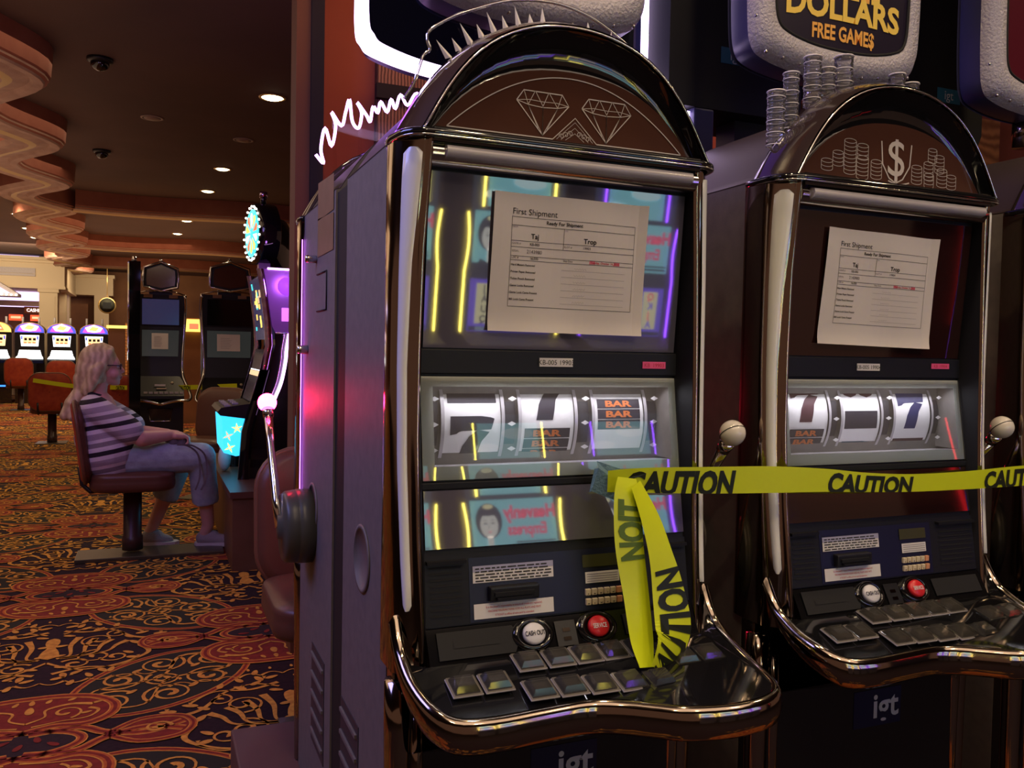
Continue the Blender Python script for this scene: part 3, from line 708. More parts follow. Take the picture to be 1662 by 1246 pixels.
    for x0, x1 in ((-.216, -.194), (-.081, -.056), (.056, .084), (.196, .222)):
        xm = (x0+x1)/2; b = MB()
        rows = [[(x0+.002, .128-.100*math.cos(a), 1.103+.100*math.sin(a)), (x1-.002, .128-.100*math.cos(a), 1.103+.100*math.sin(a))] for a in [PI*(i/20-.5) for i in range(21)]]
        b.loft(rows, 'cabinet_dark', True)
        for dz in (-.042, 0, .042): b.poly2([(xm-.008, 1.103+dz), (xm, 1.103+dz-.004), (xm+.008, 1.103+dz), (xm, 1.103+dz+.004)], 'sticker_white', lambda u, v: (u, .019, v))
        b.build('reel_divider', r)
    lamp('reel_lamp', 'AREA', (.003, .012, 1.158), .32, (.95, .92, 1.0), .40, (math.radians(-28), 0, 0), sy=.012).parent = r
    # lower service panel
    b = MB(); F = FF(.001)
    b.rect2(-.240, .240, .797, .905, 'bezel', FF(.0003))
    b.rect2(-.166, .118, .799, .897, 'igt_glow', F)
    for x0, x1 in ((-.236, -.172), (.135, .236)):
        T = None
        y = yf(.85)
        b.box(x0, x1, y-.006, y+.01, .80, .805, 'bezel'); b.box(x0, x1, y-.003, y+.01, .892, .897, 'bezel')
        for i in range(9): b.rect2(x0+.006, x1-.006, .812+.009*i, .815+.009*i, 'matte_black', FF(.002))
    b.build('service_panel', r)
    b = MB(); b.rect2(-.160, -.020, .858, .884, 'sticker_white', FF(.0022)); b.rect2(-.160, -.020, .875, .884, 'sticker_lilac', FF(.0026))
    for k in range(5):
        rr = random.Random(k); x = -.156
        while x < -.03: wl_ = rr.uniform(.004, .016); b.rect2(x, min(x+wl_, -.024), .8600+.0047*k, .8620+.0047*k, 'ink', FF(.003)); x += wl_+.0025
    b.build('instruction_sticker', r)['label'] = 'white sticker with small black print above the bill slot'
    b = MB(); b.rect2(-.160, -.022, .803, .826, 'sticker_white', FF(.0022))
    for k, tx in enumerate(("It is the player's responsibility to ensure all credits are registered.", "MACHINE MALFUNCTIONS VOID ALL PLAYS AND PAYS", "If TICKET is offline all wins paid by attendant")):
        b.text(tx, .0046, 'ink_red', FF(.003), -.091, .8205-.0065*k, sx=.80)
    b.build('warning_sticker', r)['label'] = 'white sticker with red print below the bill slot'
    b = MB(); y = yf(.84)
    b.box(-.135, -.050, y-.012, y+.01, .829, .852, 'satin_black', bev=.003); b.box(-.128, -.060, y-.016, y-.010, .838, .844, 'matte_black'); b.box(-.125, -.065, y-.020, y-.012, .833, .836, 'bezel')
    b.build('bill_slot', r)
    b = MB(); b.rect2(.034, .104, .868, .888, 'lcd', FF(.0025)); b.build('member_display', r)
    b = MB(); b.rect2(.038, .102, .842, .860, 'sticker_white', FF(.0025))
    for k in range(4): b.rect2(.041, .099, .8445+.0038*k, .8455+.0038*k, 'ink_grey', FF(.003))
    b.build('notice_sticker', r)
    b = MB(); F = FF(.005)
    for j, row in enumerate(('12345', '67890')):
        for i, ch in enumerate(row):
            x = .036+.0118*i; z = .823-.0155*j; y = yf(z)
            b.box(x, x+.0095, y-.005, y, z, z+.0105, 'key_cream', bev=.001); b.text(ch, .009, 'ink', lambda u, v: (u, yf(v)-.0056, v), x+.0048, z+.0052, bold=.02)
        x = .036+.0118*5; z = .823-.0155*j; y = yf(z); b.box(x, x+.0095, y-.005, y, z, z+.0105, 'key_orange', bev=.001)
    b.build('keypad', r)
    # strip with the round buttons, sloping from the panel to the deck
    A0 = Vector((0, -.064, .795)); A1 = Vector((0, -.092, .748)); nrm = Vector((0, -.047, .028)).normalized()*-1
    nrm = Vector((0, -(A0.z-A1.z), -(A1.y-A0.y)*1)).normalized() if False else Vector((0, -.859, .512))
    up = (A0-A1).normalized()
    def G(off): return lambda u, v: tuple(A1+up*v+Vector((u, 0, 0))+nrm*off)
    b = MB(); b.poly2([(-.24, 0), (.24, 0), (.24, .0547), (-.24, .0547)], 'gloss_black', G(0))
    b.poly2([(-.225, .006), (-.10, .006), (-.088, .03), (-.10, .048), (-.225, .048)], 'matte_black', G(.003))
    b.poly2([(-.20, .022), (-.125, .022), (-.125, .032), (-.20, .032)], 'matte_black', G(.004))
    b.poly2([(.10, .012), (.225, .012), (.225, .046), (.10, .046)], 'matte_black', G(.003))
    b.poly2([(-.026, .006), (.010, .006), (.010, .046), (-.026, .046)], 'satin_black', G(.003))
    for v in (.014, .028): b.poly2([(-.014, v), (-.001, v), (-.001, v+.006), (-.014, v+.006)], 'dark_chrome', G(.004))
    b.build('button_strip', r)
    R3 = Matrix(((1, 0, 0), (0, up.y, nrm.y), (0, up.z, nrm.z))).to_4x4()
    for cx, m, tx, col, nm in ((-.066, 'cash_white', 'CASH OUT', 'ink', 'white round cash out button'), (.050, 'service_red', 'SERVICE', 'sticker_white', 'red round service button')):
        T = Matrix.Translation(A1+up*.030+Vector((cx, 0, 0))) @ R3
        b = MB(); b.lathe([(.031, 0), (.031, .004), (.025, .008), (.021, .005), (.0205, .003)], 'gloss_black', 28, T @ Matrix.Diagonal((1.15, .85, 1, 1)))
        b.lathe([(.019, .003), (.019, .009), (.016, .012), (.001, .0125)], m, 28, T @ Matrix.Diagonal((1.0, .9, 1, 1)))
        b.text(tx, .0105, col, lambda u, v: tuple(T @ Vector((u, v, .0132))), 0, 0, sx=.66, bold=.02)
        b.build('round_button', r)['label'] = nm
    # deck with wavy lip
    lip = smooth_poly([(-.283, -.045, .815), (-.282, -.075, .772), (-.278, -.120, .744), (-.266, -.172, .726), (-.238, -.203, .712), (-.184, -.212, .709), (-.106, -.207, .709), (-.035, -.204, .709), (.010, -.218, .709), (.053, -.246, .709), (.100, -.276, .709),
                       (.172, -.290, .709), (.235, -.284, .711), (.268, -.258, .716), (.279, -.200, .724), (.282, -.130, .742), (.283, -.078, .768), (.284, -.045, .815)], 4)
    b = MB(); rows = []
    for p in lip:
        x = max(-.245, min(.245, p[0]*.93)); rows.append([(x, -.092+max(0, .006*(p[2]-.72)), .748), ((x+p[0])/2, (-.092+p[1])/2, (.748+min(p[2], .748))/2-.001), (p[0], p[1], p[2]-.002)])
    b.loft(rows, 'gloss_black', True); deck = b.build('button_deck', r)
    b = MB(); rows = []; n = len(lip)
    for i, p in enumerate(lip):
        a = lip[max(i-1, 0)]; c2 = lip[min(i+1, n-1)]; t = Vector((c2[0]-a[0], c2[1]-a[1], 0)); 
        if t.length < 1e-4: t = Vector((0, -1, 0))
        t.normalize(); nn = Vector((t.y, -t.x, 0))
        if i < 6: nn = Vector((-1, 0, 0)).lerp(nn, i/6)
        if i > n-7: nn = Vector((1, 0, 0)).lerp(nn, (n-1-i)/6)
        nn.normalize()
        hgt = .016+.036*min(1, max(0, (.80-p[2])/.075))
        rows.append([tuple(Vector(p)+nn*o+Vector((0, 0, zz))) for o, zz in ((-.008, -.002), (-.004, .003), (.003, .002), (.008, -.006), (.010, -hgt*.5), (.005, -hgt*.85), (-.006, -hgt), (-.022, -hgt*.98))])
    b.loft(rows, 'dark_chrome', True); b.build('chrome_lip', r)
    # underside of the deck
    b = MB(); rows = []
    for i, p in enumerate(lip[14:-14]): rows.append([(p[0]*.97, p[1]+.012, .664), (max(-.25, min(.25, p[0])), -.02, .585)])
    b.loft(rows, 'gloss_black', True); b.build('deck_underside', r)
    spots = [(-.088, -.112), (-.037, -.112), (.012, -.112), (.060, -.112), (.108, -.112), (-.097, -.176), (-.048, -.178), (.001, -.182), (.050, -.186), (.100, -.192), (-.206, -.148), (-.156, -.148), (.170, -.150), (.219, -.150)]
    tb = MB(); tb.box(-.0232, .0232, -.0222, .0222, -.001, .0012, 'frosted_bar', bev=.0005); tb.box(-.0225, .0225, -.0215, .0215, -.001, .004, 'button_acrylic', bev=.0015)
    tb.prism([(-.019, -.018), (.019, -.018), (.019, .018), (-.019, .018)], .0005, .0035, 'cabinet_dark', 'z')
    v0 = [(-.0190, -.0180), (.0190, -.0180), (.0190, .0180), (-.0190, .0180)]; v1 = [(a*.72, c_*.72) for a, c_ in v0]
    tb.add([(a, c_, .004) for a, c_ in v0]+[(a, c_, .012) for a, c_ in v1], [(4, 5, 6, 7), (0, 1, 5, 4), (1, 2, 6, 5), (2, 3, 7, 6), (3, 0, 4, 7)], 'button_acrylic')
    proto = tb.build('play_button', deck)
    for i, (x, y) in enumerate(spots):
        o = proto if i == 0 else proto.copy()
        if i: COL.objects.link(o); o.parent = deck
        o.location = (x, y, .748-.033*((-y-.092)/.115)+.002); o.rotation_euler = (math.radians(15), 0, 0)
    # lower door with logo and chrome corner columns
    b = MB(); b.box(-.252, .252, -.022, .04, .15, .70, 'gloss_black', bev=.006); b.build('lower_door', r)
    b = MB(); b.rect2(-.040, .085, .485, .560, 'igt_glow', lambda u, v: (u, -.0228, v)); b.text('igt', .070, 'igt_letter', lambda u, v: (u, -.0236, v), .045, .527, bold=.02, sx=1.0)
    b.build('logo_plate', r)
    for s in (-1, 1):
        b = MB(); b.tube([(s*.262, .0, z) for z in (.15, .3, .5, .62, .70)], [.018, .020, .022, .024, .024], 'dark_chrome', 14)
        b.tube([(s*.238, -.018, z) for z in (.15, .45, .55, .66)], [.006, .010, .012, .009], 'dark_chrome', 10)
        b.box(s*.262-.012, s*.262+.012, .0, .05, .15, .72, 'dark_chrome', bev=.004); b.build('corner_column', r)
    # pull arm on the player's right
    b = MB(); T = Matrix.Translation((.275, .185, .80)) @ Matrix.Rotation(PI/2, 4, 'Y')
    b.lathe([(.088, 0), (.088, .034), (.086, .036), (.0865, .038), (.084, .060), (.078, .068), (.03, .069), (.028, .078), (.001, .080)], 'drum_grey', 40, T)
    arm = b.build('arm_mount', r)
    b = MB(); b.tube([(.348, .185, .800), (.352, .150, .86), (.355, .06, .985), (.355, .005, 1.055)], [.011, .011, .0095, .012], 'chrome', 12)
    b.tube([(.355, .010, 1.048), (.355, -.004, 1.066)], [.013, .015], 'chrome', 14); b.build('lever', arm)
    b = MB(); b.sphere((.355, -.018, 1.083), .024, 'ball_red_lit' if neon else 'ball_white', 28)
    if not neon: b.tube([(.355+.0243*math.cos(t), -.018+.0243*math.sin(t)*.78, 1.083+.0243*math.sin(t)*-.62) for t in [2*PI*i/30 for i in range(30)]], .0008, 'ink', 5, closed=True)
    b.build('knob', arm)
    arm.children[-1]['label'] = 'glowing red ball knob' if neon else 'white ball knob'
    return r
def art_diamonds(parent):
    b = MB(); F = lambda u, v: (u, -.0412, v)
    pts = [(x, AZ+.012+.100*(1-(x/.212)**2)) for x in np.linspace(-.212, .212, 41)]
    b.ribbon2(pts, .0016, 'etch', F)
    pl = smooth_poly([(-.212, AZ+.012), (-.04, AZ+.012)], 1); b.ribbon2([(-.212, AZ+.012), (-.032, AZ+.012)], .0018, 'etch', F); b.ribbon2([(.048, AZ+.012), (.212, AZ+.012)], .0018, 'etch', F)
    b.ribbon2([(-.032, AZ+.012), (.008, AZ+.050), (.048, AZ+.012)], .0014, 'etch', F)
    for k in range(3): b.ribbon2([(-.025+.008*k, AZ+.013), (.008, AZ+.043-.009*k), (.041-.008*k, AZ+.013)], .0007, 'etch', F)
    for s in (1, -1):
        for k in range(3): b.ribbon2([(.008+s*(x), AZ+.010+y) for x, y in spiral(.008+.008*k, .008+.003*(2-k), .005, 1.2, 0)], .0008, 'etch', F)
    for cx in (-.050, .066):
        wv_, t, g, bt = .046, .078, .067, .016
        z0 = AZ-.000
        top = [(-.032, t+.004), (-.012, t+.010), (.010, t+.010), (.034, t+.004)]
        rim = [(-wv_, g), (-.026, g-.005), (0, g-.007), (.026, g-.005), (wv_, g)]
        P = lambda l: [(cx+x, z0+y) for x, y in l]
        b.ribbon2(P([(-wv_, g), (-.034, t+.006), (.034, t+.006), (wv_, g), (0, bt), (-wv_, g)]), .0017, 'etch', F)
        b.ribbon2(P(rim), .0011, 'etch', F); b.ribbon2(P([(-wv_, g), (-.024, g+.003), (0, g+.002), (.024, g+.003), (wv_, g)]), .0008, 'etch', F)
        for x in (-.026, 0, .026): b.ribbon2(P([(x, g-.006), (0 if x == 0 else x*.3, bt+.010 if x else bt)]), .0009, 'etch', F); b.ribbon2(P([(x, g-.006), (0, bt)]), .0010, 'etch', F)
        for a, c2 in ((-.034, -.026), (-.014, -.026), (-.014, 0), (.010, 0), (.010, .026), (.034, .026)): b.ribbon2(P([(a, t+.007), (c2, g-.005)]), .0009, 'etch', F)
    o = b.build('etched_diamonds', parent); o['label'] = 'etched outline of two diamonds'
def coin_stack(b, cx, z0, w_, n, F, dz=.0085, m='etch', lw=.0010):
    for k in range(n+1):
        z = z0+dz*k; full = (k == n)
        b.ribbon2([(cx+w_/2*math.cos(t), z+w_*.17*math.sin(t)) for t in [(2*PI if full else PI)*(i/14)+(0 if full else PI) for i in range(15)]], lw, m, F)
    for s in (-1, 1): b.ribbon2([(cx+s*w_/2, z0), (cx+s*w_/2, z0+dz*n)], lw, m, F)
def art_coins(parent):
    b = MB(); F = lambda u, v: (u, -.0412, v)
    z = AZ+.020
    for cx, z0, w_, n in ((-.155, z+.006, .028, 2), (-.128, z+.018, .026, 3), (-.098, z+.004, .030, 8), (-.066, z-.004, .030, 5), (-.066, z+.040, .028, 3), (-.030, z, .028, 4)): coin_stack(b, cx, z0, w_, n, F)
    for cx, z0, w_, n in ((.078, z, .028, 4), (.110, z+.012, .026, 4), (.112, z-.006, .026, 3), (.140, z+.030, .026, 4), (.148, z, .028, 4), (.175, z-.003, .026, 3), (.120, z+.052, .024, 3)): coin_stack(b, cx, z0, w_, n, F)
    c = (.030, AZ+.062)
    b.ribbon2([(c[0]-.048, c[1]+.040), (c[0]-.044, c[1]-.01), (c[0]-.026, c[1]-.040), (c[0]-.008, c[1]-.050), (c[0]+.010, c[1]-.040), (c[0]+.028, c[1]-.01), (c[0]+.032, c[1]+.040)], .003, 'etch', F)
    b.ribbon2([(c[0]-.028+.056*i/8, c[1]-.046-.006*math.sin(PI*i/8)) for i in range(9)], .003, 'etch', F)
    b.text('$', .118, 'etch', F, c[0]-.008, c[1]+.008, bold=.0, sx=.82)
    b.v = [(x*.97-.018, y, AZ+(z-AZ)*.86) for x, y, z in b.v]
    b.build('etched_coins', parent)['label'] = 'etched dollar shield between coin stacks'
reels1 = [[('blk', .052, .034, 'reel_dark'), ('7', -.026, 'reel_dark')], [('7', .044, 'reel_dark'), ('bars', -.036)], [('blk', .083, .01, 'reel_dark'), ('bars', .014), ('blk', -.07, .012, 'reel_red')]]
reels2 = [[('7', .033, 'reel_red'), ('bars', -.047)], [('cherry', .055), ('blk', -.003, .036, 'reel_dark'), ('7', -.088, 'reel_teal')], [('blk', .075, .012, 'reel_red'), ('7', .016, 'reel_blue'), ('blk', -.062, .034, 'reel_red')]]
reels3 = [[('bars', .02)], [('7', .01, 'reel_dark')], [('bars', -.04)]]
m1 = build_machine(art_diamonds, reels1)
tag(m1, 'large slot machine in front with two etched diamonds in its arched top', 'slot machine')
m2 = build_machine(art_coins, reels2, 'screen_glass_brown'); m2.location = (.703, 0, 0)
tag(m2, 'slot machine on the right with an etched dollar sign and coin stacks in its arch', 'slot machine')
m3 = copy_tree(m2); m3.location = (1.406, 0, 0)
tag(m3, 'slot machine mostly cut off by the right picture edge', 'slot machine')
bk = build_machine(art_diamonds, reels3, neon=True, dp=.450); bk.location = (0, .95, 0); bk.rotation_euler = (0, 0, PI)
tag(bk, 'slot machine back to back behind the diamond one, glowing red lever ball', 'slot machine')
bk_extra = MB()
for z0, z1 in ((1.438, 1.518), (1.522, 1.600)): bk_extra.add([(.2765, .245, z0-.004), (.2765, .432, z0-.004), (.2765, .432, z1-.006), (.2765, .245, z1+.004)], [(0, 1, 2, 3)], 'woodgrain_side')
bk_extra.build('brown_cover', bk)
b = MB()
for (y0, y1, z0, z1) in ((.24, .36, 1.31, 1.395),):
    for p in (((y1, z0), (y0, z0)), ((y0, z1), (y1, z1)), ((y1, z0), (y1, z1))): b.tube([(.2762, p[0][0], p[0][1]), (.2762, p[1][0], p[1][1])], .0018, 'matte_black', 6)
b.build('access_hatch', bk)
for y, z, r_ in ((.225, 1.432, .009), (.115, 1.221, .011)):
    b = MB(); b.lathe([(r_, 0), (r_, .022), (r_*.8, .026), (.001, .026)], 'chrome', 16, Matrix.Translation((.275, y, z)) @ Matrix.Rotation(PI/2, 4, 'Y')); b.build('lock', bk)
b = MB(); b.tube([(.281, .030, .80), (.281, .030, 1.50)], .0045, 'neon_violet', 8); b.build('violet_edge_light', bk)
b = MB()
fl = [(.245, 1.72), (.225, 1.70), (.232, 1.735), (.222, 1.79), (.205, 1.745), (.195, 1.80), (.206, 1.832), (.180, 1.80), (.170, 1.835), (.160, 1.87), (.152, 1.815), (.135, 1.80), (.128, 1.84), (.140, 1.865), (.115, 1.835), (.105, 1.82), (.098, 1.86), (.085, 1.845), (.078, 1.875), (.060, 1.85), (.050, 1.885), (.038, 1.862), (.025, 1.90), (.005, 1.875), (-.02, 1.91), (-.05, 1.87), (-.09, 1.90), (-.12, 1.85), (-.16, 1.875), (-.19, 1.80), (-.225, 1.80), (-.24, 1.72)]
b.tube([(x, .02, z) for x, z in smooth_poly(fl, 5)], .0042, 'neon_flame', 6)
b.add([(x, .024, z) for x, z in smooth_poly(fl, 5)]+[(x*.96, .024, 1.62) for x, z in smooth_poly(fl, 5)], [(i, i+1, len(fl)*5-4+i+1, len(fl)*5-4+i) for i in range((len(fl)-1)*5)], 'acrylic')
tp = b.build('flame_topper', bk); tp['label'] = 'violet neon flame outline'
# low plinth that carries the near row
pl = MB(); pl.box(-.42, 2.3, .03, 1.19, 0, .147, 'plinth', bev=.006); tag(pl.build('plinth'), 'low dark reddish plinth under the near row of slot machines', 'plinth')
# dim machines of the back row behind the coin-topped ones: their backs close the gaps
for i, x in enumerate((.703, 1.406)):
    o = copy_tree(bk); o.location = (x, .95, 0)
    for ch in list(o.children):
        if ch.name.startswith(('flame_topper', 'violet_edge', 'access', 'brown_cover', 'lock')): bpy.data.objects.remove(ch)
    tag(o, ('slot machine standing back to back behind the dollar sign one', 'slot machine standing back to back behind the one cut by the right edge')[i], 'slot machine')

# ------------------------------------------------------------------ notices taped to the screens
def notice(x0, x1, z0, z1, rot, mx, name, label, serial, off=.006):
    r = empty(name, (mx+(x0+x1)/2, 0, (z0+z1)/2), 0, label, 'notice')
    W, H = x1-x0, z1-z0; c, s_ = math.cos(rot), math.sin(rot); zc = (z0+z1)/2; xc = (x0+x1)/2
    def F(o):
        def f(u, v):                    # u 0..1, v 0..1
            x = (u-.5)*W; z = (v-.5)*H; X = x*c-z*s_; Z = x*s_+z*c
            curl = .006*max(0, (u-.93)/.07)**1.5 + .0035*math.sin(u*5+v*2)**2 + .004*max(0, (.08-v)/.08)
            return (X, yf(zc+Z)-off-o-curl, Z)
        return f
    b = MB(); N = 18; f = F(0)
    for i in range(N):
        b.loft([[f(i/N, j/N) for j in range(N+1)], [f((i+1)/N, j/N) for j in range(N+1)]], 'paper', True)
    pg = b.build('sheet', r)
    m = MB(); g = F(.0007)
    ff = lambda u, v: g(u, v)
    def line(u0, v0, u1, v1, w_=.0030, k=8, mm='ink'): m.ribbon2([(u0+(u1-u0)*i/k, v0+(v1-v0)*i/k) for i in range(k+1)], w_, mm, ff)
    def tx(t, u, v, sz, mm='ink', al='L', bold=0.0, sx=1.0):
        V, Fc = text2d(t, bold); 
        wd = max(p[0] for p in V); o = {'L': 0, 'C': -wd/2}[al]
        m.add([ff(u+(p[0]+o)*sz*sx*H/W, v+(p[1]-.35)*sz) for p in V], Fc, mm)
    tx('First Shipment', .115, .872, .062, bold=.0)
    u0, u1 = .115, .925
    for v in (.835, .775, .665, .62, .555, .525): line(u0, v-.004, u1, v+.0)
    v_t, v_b = .835, .185
    for u in (u0, u1): line(u, v_b, u, v_t, .0022)
    line(u0, v_b, u1, v_b); line(.45, .62, .45, .775, .0022)
    tx('Ready For Shipment', .45, .806, .036, al='C', bold=.02)
    tx('Taj', .265, .700, .052, al='C', bold=.02); tx('Trop', .62, .695, .052, al='C', bold=.02)
    tx('FROM', .12, .760, .016, 'ink_grey'); tx('TO', .455, .760, .016, 'ink_grey')
    tx('GAME #', .12, .642, .020, 'ink_grey'); tx('KB-005', .265, .642, .027, al='C', bold=.01); tx('SLOT #', .455, .642, .020, 'ink_grey'); tx(serial, .60, .642, .027, al='C')
    tx('SERIAL', .12, .588, .020, 'ink_grey'); tx('2143980', .265, .588, .036, 'ink_grey', 'C', .01)
    tx('LOC #', .12, .540, .020); tx('16,035', .265, .540, .026, al='C', bold=.01); tx('Ship Date', .455, .540, .020)
    m.rect2(.625, .830, .528, .553, 'ink_pink', F(.0005)); tx('Tuesday, October 14, 2014', .728, .5405, .022, 'ink_red', 'C', .02)
    for k, t in enumerate(('Hard Meters Removed', 'Printer Paper Removed', 'Ticket Pouch Removed', 'Game Locks Removed', 'Game Lock Cams Present', 'Bill Lock Cams Present')):
        v = .488-.050*k; tx(t, .12, v, .021, bold=.02); line(.45, v-.018, .87, v-.020, .0016, 6, 'ink_grey')
        wob = [(.53+.006*i, v-.004+.008*math.sin(i*2.3+k)) for i in range(14)]; m.ribbon2(wob, .0012, 'ink_grey', ff)
    m.build('printed_form', pg)
    return r
notice(-.127, .155, 1.256, 1.478, -.008, 0, 'paper_notice', 'shipment form taped over the upper screen of the diamond slot machine', '19903')
notice(-.150, .133, 1.249, 1.470, -.02, .703, 'paper_notice', 'shipment form taped over the upper screen of the dollar sign slot machine', '19904')
def asset_tag(x0, x1, z0, z1, m, text, col, parent, nm):
    b = MB(); b.box(x0, x1, yf(1.207)-.0058, yf(1.207)-.0045, z0, z1, m)
    b.text(text, (z1-z0)*.80, col, lambda u, v: (u, yf(1.207)-.0062, v), (x0+x1)/2, (z0+z1)/2, sx=1.0)
    b.build('asset_tag', parent)['label'] = nm
asset_tag(-.031, .031, 1.200, 1.2145, 'sticker_white', 'KB-005 19903', 'ink', m1, 'white asset sticker with a number')
asset_tag(.168, .215, 1.199, 1.211, 'sticker_pink', 'KB  19903', 'ink_red', m1, 'bright pink sticker')
asset_tag(-.044, .015, 1.2005, 1.2145, 'sticker_white', 'KB-005 19904', 'ink', m2, 'white asset sticker with a number')
asset_tag(.156, .206, 1.206, 1.217, 'sticker_pink', 'KB  19904', 'ink_red', m2, 'bright pink sticker')

# ------------------------------------------------------------------ caution tape
def strip_thing(name, path, wid, label, words, sgn, letter_h, parent=None):
    """tape whose centre line is path [(x, y, z, tilt)], width wid(t); text words=[(s, text, size)] along arc length"""
    P = smooth_poly(path, 10); n = len(P); Pv = [Vector(p[:3]) for p in P]
    S = [0.0]
    for i in range(1, n): S.append(S[-1]+(Pv[i]-Pv[i-1]).length)
    ws = [p[4] for p in P]
    def F(off):
        def f(s, v):                    # v in -1..1 across
            s = max(0, min(S[-1]-1e-5, s)); i = max(0, min(n-2, int(np.searchsorted(S, s))-1)); t = (s-S[i])/max(1e-6, S[i+1]-S[i])
            c = Pv[i].lerp(Pv[i+1], t); tilt = P[i][3]*(1-t)+P[i+1][3]*t; w_ = ws[i]*(1-t)+ws[i+1]*t
            T = (Pv[i+1]-Pv[i]).normalized(); nrm = Vector((0, -1, 0)); side = nrm.cross(T).normalized()*-1
            if sgn: side = -side
            side = (side*math.cos(tilt)+nrm*math.sin(tilt)).normalized(); nn = T.cross(side)
            if nn.y > 0: nn = -nn
            return tuple(c+side*(v*w_/2)+nn*off)
        return f
    b = MB(); m_ = 160; k = 8
    f = F(0)
    for j in range(k): b.loft([[f(S[-1]*i/m_, -1+2*j/k) for i in range(m_+1)], [f(S[-1]*i/m_, -1+2*(j+1)/k) for i in range(m_+1)]], 'tape_yellow', True)
    o = b.build(name, parent)
    if not parent: tag(o, label, 'caution tape')
    g = F(.0011)
    for s0, t, mm, al in words:
        lb = MB(); V, Fc = text2d(t, .045); vs = []
        for (a, c2) in V: vs.append(g(s0+a*letter_h*.70+.10*c2*letter_h, max(-1, min(1, (c2-.44)*2.5))))
        lb.add(vs, Fc, mm); lb.build('lettering', o)
    return o
Y0 = -.088
run = [(.062, Y0+.008, 1.005, .1, .036), (.12, Y0-.006, 1.007, .1, .042), (.25, Y0-.012, 1.004, .05, .046), (.38, Y0-.012, 1.001, 0, .047), (.50, Y0-.012, .996, 0, .042), (.60, Y0-.012, .989, 0, .036), (.72, Y0-.010, .984, 0, .034), (.86, Y0-.006, .984, 0, .036), (1.0, Y0-.002, .987, 0, .041), (1.2, Y0, .990, 0, .044), (1.45, Y0+.004, .993, 0, .044)]
run = [(a, b_, z_+.010-.008*min(1, a), t_, w_) for a, b_, z_, t_, w_ in run]
tape_near = strip_thing('caution_tape', run, None, 'yellow caution tape stretched across the near slot machines', [(.028, 'CAUTION', 'tape_black', 'L'), (.445, 'CAUTION', 'tape_black', 'L'), (.855, 'CAUTION', 'tape_black', 'L')], True, .066)
strip_thing('tail', [(.088, -.172, .735, .2, .030), (.092, -.150, .770, .2, .048), (.092, -.128, .84, .1, .050), (.083, -.118, .92, .0, .052), (.084, -.108, .99, .0, .050), (.088, -.098, 1.022, .0, .035)], None, '', [(.165, 'NOIT', 'tape_green_ink', 'L')], True, .056, tape_near)
strip_thing('tail', [(.105, -.176, .728, .5, .060), (.143, -.160, .775, .2, .078), (.144, -.142, .84, .15, .066), (.134, -.132, .90, .2, .050), (.121, -.120, .955, .3, .042), (.100, -.106, 1.012, .5, .030)], None, '', [(-.030, 'CAUTION', 'tape_black', 'L')], True, .062, tape_near)
b = MB(); b.add([(.050, -.070, 1.036), (.088, -.086, 1.006), (.083, -.086, .980), (.040, -.066, .997), (.048, -.060, 1.033), (.040, -.058, .994)], [(0, 3, 2, 1), (0, 4, 5, 3)], 'blue_tape')
b.add([(.052, -.060, 1.046), (.086, -.078, 1.034), (.088, -.0855, 1.006), (.050, -.069, 1.036)], [(0, 3, 2, 1)], 'blue_tape')
b.build('masking_tape', tape_near)['label'] = 'piece of grey-blue masking tape holding the end'
strip_thing('caution_tape', [(-1.96, 10.40, .795, 0, .05), (-1.50, 10.15, .737, 0, .05), (-1.1, 9.7, .742, 0, .05), (-.716, 9.2, .761, 0, .05), (-.2, 8.7, .79, 0, .05), (.20, 8.30, .823, 0, .05)], None, 'yellow caution tape strung before the two dark machines behind the seated woman', [(.75+.5*k, 'CAUTION', 'tape_black', 'L') for k in range(4)], True, .05)

# ------------------------------------------------------------------ toppers and hanging signs over the near row
# clear arch with etched spikes
r = empty('clear_topper', (0, .02, 1.60), 0, 'clear acrylic arch with etched white spikes standing on the diamond slot machine', 'topper')
out = smooth_poly([(-.262, 1.62), (-.247, 1.645), (-.232, 1.690), (-.221, 1.702), (-.225, 1.716), (-.221, 1.733), (-.190, 1.756), (-.158, 1.773), (-.083, 1.803), (-.004, 1.813), (.06, 1.802), (.115, 1.778), (.170, 1.745), (.215, 1.714), (.255, 1.665), (.270, 1.62)], 5)
b = MB(); n = len(out); inner = [(x*.93, 1.60+(z-1.60)*.80) for x, z in out]
for y in (0, .006): b.add([(x, y, z-1.60) for x, z in out]+[(x, y, z-1.60) for x, z in inner], [(i, i+1, n+i+1, n+i) for i in range(n-1)], 'acrylic')
b.build('plate', r)
b = MB(); b.tube([(x, .003, z-1.60) for x, z in out], .0026, 'acrylic_edge', 6); b.build('plate_edge', r)
sp = [((-.19, 1.694), (-.212, 1.718)), ((-.173, 1.708), (-.186, 1.725)), ((-.153, 1.722), (-.173, 1.751)), ((-.134, 1.735), (-.144, 1.754)), ((-.112, 1.745), (-.127, 1.776)), ((-.092, 1.754), (-.1, 1.775)), ((-.069, 1.761), (-.078, 1.794)), ((-.048, 1.77), (-.051, 1.786)), ((-.026, 1.772), (-.028, 1.800)), ((.06, 1.770), (.058, 1.79)), ((.10, 1.758), (.105, 1.782)), ((.150, 1.728), (.158, 1.748))]
for (bx, bz), (tx_, tz) in sp:
    b = MB(); b.add([(bx-.006, -.001, bz-1.60-.004), (bx+.006, -.001, bz-1.60), (tx_, -.001, tz-1.60), (bx, -.004, bz-1.60-.002)], [(0, 1, 2), (0, 3, 2), (1, 3, 2)], 'etch_edge'); b.build('spike', r)
